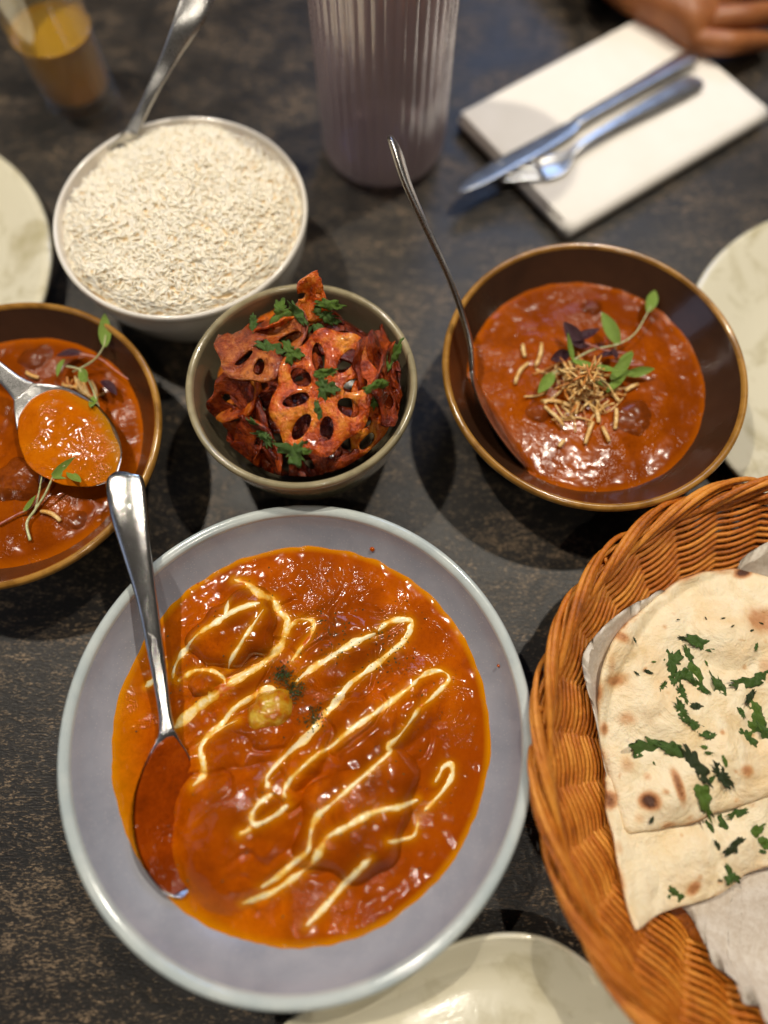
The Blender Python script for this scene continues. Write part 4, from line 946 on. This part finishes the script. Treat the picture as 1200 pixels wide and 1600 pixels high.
for a in [(1093, 1004, 44, 10, 2, 'leafB'), (1068, 998, 20, 10, 1, 'leafC'), (1076, 1022, 30, 70, 1, 'leafB'), (1050, 1032, 38, -80, 0, 'leafB'), (1056, 1060, 34, -40, 2, 'leafB'), (1073, 1055, 50, 30, 1, 'leafB'), (1085, 1050, 52, 60, 1, 'leafA'), (1095, 1074, 34, 40, 1, 'leafB'), (1066, 1085, 28, 70, 2, 'leafB'),
          (1036, 1071, 16, -60, 2, 'leafB'), (1013, 1050, 16, 20, 1, 'leafC'), (1124, 1077, 54, 78, 1, 'leafB'), (1066, 1112, 32, 60, 2, 'leafB'), (1082, 1130, 34, 30, 2, 'leafB'), (1089, 1104, 28, 12, 1, 'leafC'), (1110, 1150, 28, 5, 2, 'leafB'), (1165, 1068, 50, -8, 1, 'leafB'), (1188, 1060, 44, -30, 1, 'leafB'), (1172, 1090, 30, -50, 1, 'leafC'),
          (1182, 1115, 44, 70, 2, 'leafA'), (1178, 1140, 44, -60, 0, 'leafA'), (1200, 1150, 50, 50, 1, 'leafB'), (1170, 1155, 44, 50, 1, 'leafB'), (1020, 1172, 62, 18, 0, 'leafB'), (1055, 1172, 56, 18, 1, 'leafB'), (1088, 1195, 62, 62, 1, 'leafC'), (1098, 1242, 66, 74, 1, 'leafA'), (1133, 1190, 18, 80, 1, 'leafA'), (1129, 1212, 36, 50, 2, 'leafC'), (1112, 1218, 18, -40, 1, 'leafB'),
          (1102, 1168, 16, 20, 1, 'leafA'), (1108, 1177, 12, 0, 2, 'leafB'), (1182, 1010, 16, -70, 1, 'leafB'), (1022, 1034, 8, 0, 1, 'leafA'), (1104, 1036, 10, 70, 1, 'leafA'), (1019, 1281, 14, -50, 1, 'leafC'), (1158, 1112, 22, 70, 1, 'leafB'), (1166, 1062, 12, 10, 2, 'leafB'),
          (1130, 966, 7, -10, 1, 'leafC'), (1145, 978, 7, -30, 1, 'leafC'), (1175, 985, 8, -20, 1, 'leafC'), (1190, 974, 8, 20, 1, 'leafC'), (1060, 968, 6, 0, 1, 'leafC'), (1103, 966, 6, 60, 1, 'leafC'), (992, 1000, 10, 70, 1, 'leafC'), (995, 1052, 10, 40, 1, 'leafC')]:
    nleaf(t2, H2, *a)
for a in [(1052, 1397, 30, -50, 0, 'leafB'), (1143, 1369, 26, 60, 0, 'leafB'), (1126, 1376, 6, 0, 2, 'leafC'), (1110, 1292, 20, 60, 1, 'leafB'), (1131, 1292, 34, 80, 1, 'leafB'), (1150, 1322, 42, -32, 1, 'leafC'), (1178, 1302, 40, -32, 1, 'leafA'), (1195, 1318, 40, 50, 1, 'leafA'), (1190, 1330, 12, 0, 2, 'leafB'), (1152, 1272, 34, -18, 1, 'leafB'), (1122, 1322, 18, 62, 1, 'leafC')]:
    nleaf(t1, H1, *a)

# ------------------------------------------------------------------ napkin, knife, fork
nk = [at(*p, .0145) for p in ((715, 176), (1022, 18), (1192, 168), (889, 352))]
e1 = (nk[1] - nk[0]); e2 = (nk[3] - nk[0]); L1, L2 = (e1.length + (nk[2] - nk[3]).length) / 2, (e2.length + (nk[2] - nk[1]).length) / 2
ax = (e1.normalized() + (nk[2] - nk[3]).normalized()).normalized(); nc = sum(nk, Vector()) / 4
nap = thing('napkin', 'thick folded off-white napkin under the knife and fork', 'napkin', (nc.x, nc.y, 0)); nap.rotation_euler.z = math.atan2(ax.y, ax.x)
for i, (dx, dy, z0, z1) in enumerate(((.002, .001, 0, .0052), (-.001, .0006, .0049, .0102), (.0006, -.0004, .0098, .0156))):
    bm = rbox(-L1 / 2 + dx, L1 / 2 + dx, -L2 / 2 + dy, L2 / 2 + dy, z0, z1, .0017, 3)
    bmesh.ops.subdivide_edges(bm, edges=[e for e in bm.edges if e.calc_length() > .05], cuts=12, use_grid_fill=True)
    for v in bm.verts: v.co.z += .0006 * nz(v.co.x * 25, v.co.y * 25, i) * (v.co.z > .002)
    from_bm('folded_layer', bm, M['napkin'], nap, True)
P = [(-L1 / 2 + L1 * i / 20, -L2 / 2 + .001, .0080) for i in range(21)]
V, F = tube(P, .0078, 12); obj('fold', V, F, M['napkin'], nap)
zk = .0185
SK = (.6, -.9, .28)
kn = thing('table_knife', 'steel table knife lying across the napkin, blade tip over the table', 'knife', at(900, 195, zk))
def part(nm, st, t, mat): V, F = sweep(st); return obj(nm, [v - t.location for v in V], F, mat, t)
kz = lambda f: zk + .0012
part('handle', [ST(1082, 88, kz(0), SK, .008, 0, .005), ST(1078, 91, kz(0), SK, .0170, 0, .0066), ST(1060, 101, kz(0), SK, .0195, 0, .0072), ST(1000, 136, kz(0), SK, .0155, 0, .0066), ST(940, 170, kz(0), SK, .0130, 0, .0062), ST(905, 190, kz(0), SK, .0125, 0, .0062), ST(898, 194, kz(0), SK, .0100, 0, .0058)], kn, M['steel2'])
part('blade', [ST(899, 193.5, kz(0), SK, .0105, 0, .0040), ST(888, 201, kz(0), SK, .0165, 0, .0024), ST(850, 223, kz(0), SK, .0190, 0, .0018), ST(800, 250, kz(0), SK, .0195, 0, .0016), ST(755, 275, kz(0), SK, .0180, 0, .0014), ST(728, 291, kz(0), SK, .0120, 0, .0012), ST(716, 299, kz(0), SK, .0030, 0, .001)], kn, M['steel2'])
fk = thing('table_fork', 'steel fork beside the knife on the napkin with tines down over its edge', 'fork', at(900, 220, zk))
SF = (.55, -.9, 0)
part('handle', [ST(1092, 124, zk, SF, .006, 0, .002), ST(1087, 128, zk, SF, .0170, 0, .0024), ST(1068, 138, zk, SF, .0200, -.001, .0028), ST(1020, 163, zk + .002, SF, .0150, -.0006, .0030), ST(960, 195, zk + .004, SF, .0090, 0, .0034), ST(915, 222, zk + .004, SF, .0068, 0, .0036), ST(893, 240, zk + .002, SF, .0075, 0, .0034)], fk, M['steel2'])
part('head', [ST(893, 240, zk + .002, SF, .0075, 0, .0034), ST(882, 250, zk + .0012, SF, .0150, .001, .0026), ST(868, 257, zk + .0006, SF, .0225, .002, .0022), ST(845, 264, zk, SF, .0235, .0022, .002)], fk, M['steel2'])
a0, a1 = at(847, 263.5, zk), at(778, 272, zk - .0005); dv = (a1 - a0); sv = Vector((dv.y, -dv.x, 0)).normalized()
for i in range(4):
    q = (i - 1.5) * .0060
    P = [a0 + sv * q + dv * u + Vector((0, 0, -.002 * (1 - abs(q) / .009) * (1 - u) + .002 * u * u)) - fk.location for u in np.linspace(0, 1, 8)]
    V, F = tube(P, lambda u: .0021 * (1 - .55 * u), 8, .6); obj('tine', V, F, M['steel2'], fk)

# ------------------------------------------------------------------ bottle and drinking glass
bo = Vector((-.0005, .4670))
bt = thing('water_bottle', 'mauve tinted ribbed clear bottle standing behind the snack bowl', 'bottle', (bo.x, bo.y, 0))
NF, SEG, NZ = 40, 320, 130; V = []
RB0 = .0495
def br(z): return RB0 * (1 - max(0, (.012 - z) / .012) ** 2.2 * .22) * (1 + .12 * max(0, z - .02))
for i in range(NZ):
    z = .0004 + .22 * (i / (NZ - 1)) ** 1.4
    for j in range(SEG):
        a = 2 * PI * j / SEG; k = min(1, z / .015)
        r = br(z) + k * (.0011 * abs(math.sin(a * NF / 2)) + .0004 * math.sin(z * 1500 + 2.5 * math.sin(a * NF)))
        V.append((r * math.cos(a), r * math.sin(a), z))
F = grid_faces(NZ, SEG); F.append(tuple(range(SEG))[::-1])
mb = m_shell('mauve_bottle', (.88, .80, .82, 1), lin(212, 196, 200), .46, .40, .16, (60, 2, .001))
obj('ribbed_wall', V, F, mb, bt)
V2, F2 = lathe([(0, .006), (.030, .006), (.040, .009), (.0440, .016), (.0455, .05), (.0475, .12), (.0490, .2195)], 96); obj('inner_wall', V2, [f[::-1] for f in F2], mb, bt)
V2, F2 = lathe([(.0490, .2195), (.0500, .2215), (.0515, .2205), (.0518, .2185)], 96); obj('lip', V2, F2, mb, bt)
gp = at(128, 150, 0)
gl_ = thing('drinking_glass', 'clear tumbler of amber drink behind the rice bowl', 'glass', (gp.x, gp.y, 0))
gm = m_shell('clear_glass', (.97, .98, .97, 1), lin(220, 225, 220), .04, .5, .03); am = m_shell('amber_drink', lin(254, 220, 90), lin(255, 190, 0), .70, .3, .04)
V, F = lathe([(0, .0005), (.026, .0005), (.0300, .002), (.0310, .006), (.0345, .10), (.0365, .150), (.0360, .1512), (.0345, .150), (.0325, .10), (.0290, .016), (.027, .0125), (.020, .0115), (0, .0115)], 96); obj('tumbler', V, F, gm, gl_)
V, F = lathe([(0, .0118), (.020, .0118), (.0268, .0128), (.0288, .0165), (.0303, .055), (.0300, .0556), (0, .0556)], 96); obj('amber_drink', V, F, am, gl_)

# ------------------------------------------------------------------ the other diner's hand with a watch
s = NT('tanned_skin'); cc = s.ramp(s.noise(60, 4), [(.3, lin(140, 82, 44)), (.7, lin(166, 104, 58))]); s.bump(s.noise(500, 3), .0005, .5)
sk = s.done(cc, .45, Subsurface_Weight=.15, Subsurface_Radius=(.006, .002, .001))
def q(x, y, z): return at(x + 16, y - 10, z)
chain = {}
pts, rad2, edges = [], [], []
def addp(p, r, par=None):
    pts.append(p); rad2.append(r)
    if par is not None: edges.append((par, len(pts) - 1))
    return len(pts) - 1
fa = addp(q(830, -230, .042), .038); f2 = addp(q(885, -130, .038), .034, fa); wr = addp(q(945, -42, .032), .027, f2)
pm = addp(q(1010, -5, .030), .030, wr); kn1 = addp(q(1062, 18, .032), .030, pm)
for ks in ([(1085, -28, .034, .0125), (1140, -52, .036, .0105), (1190, -66, .026, .0095), (1225, -62, .014, .0080)], [(1098, 8, .036, .0125), (1155, -8, .040, .0108), (1212, -16, .030, .0098), (1246, -8, .015, .0082)],
           [(1092, 44, .033, .0118), (1150, 36, .037, .0102), (1204, 28, .027, .0092), (1236, 34, .014, .0078)], [(1078, 74, .025, .0105), (1124, 78, .030, .0092), (1165, 74, .022, .0082), (1190, 76, .012, .0070)]):
    last = kn1
    for x, y, z, r in ks: last = addp(q(x, y, z), r, last)
last = pm
for x, y, z, r in [(1010, -52, .024, .013), (1060, -86, .018, .0115), (1110, -104, .013, .0095)]: last = addp(q(x, y, z), r, last)
org = q(960, -20, 0)
me = bpy.data.meshes.new('hand_and_forearm'); me.from_pydata([tuple(p - org) for p in pts], edges, []); me.materials.append(sk)
per = thing('person', "person's bare tanned forearm and relaxed hand wearing a watch, beyond the napkin", 'person', org)
ho = link('hand_and_forearm', me, per); mo = ho.modifiers.new('skin', 'SKIN')
for i, sv_ in enumerate(me.skin_vertices[0].data): sv_.radius = (rad2[i] * 1.05, rad2[i] * (.8 if i < 5 else 1)); sv_.use_root = (i == 0)
mo.use_smooth_shade = True; ho.modifiers.new('sub', 'SUBSURF').levels = 2; ho.modifiers['sub'].render_levels = 2
wd = (q(945, -42, .032) - q(885, -130, .038)).normalized(); wc = q(945, -38, .0325)
wt = thing('wristwatch', "dark strapped watch with grey dial on the diner's wrist", 'watch', wc); wt.rotation_euler = wd.to_track_quat('Z', 'X').to_euler()
V, F = lathe([(.0285, -.010), (.0305, -.009), (.0310, 0), (.0305, .009), (.0285, .010)], 48); V = [(v[0], v[1], v[2]) for v in V]
obj('strap', V, F, m_plain('dark_strap', lin(24, 20, 20), .5), wt)
V, F = lathe([(0, .004), (.014, .004), (.0165, .003), (.017, 0), (.016, -.003), (0, -.003)], 40)
o = obj('case', V, F, m_plain('grey_dial', lin(120, 112, 106), .3, Metallic=.3), wt); inv = wt.rotation_euler.to_matrix().inverted(); upv = inv @ Vector((.25, -.15, 1)); upv.z = 0; upv.normalize()
o.location = upv * .0325; o.rotation_euler = upv.to_track_quat('Z', 'Y').to_euler()
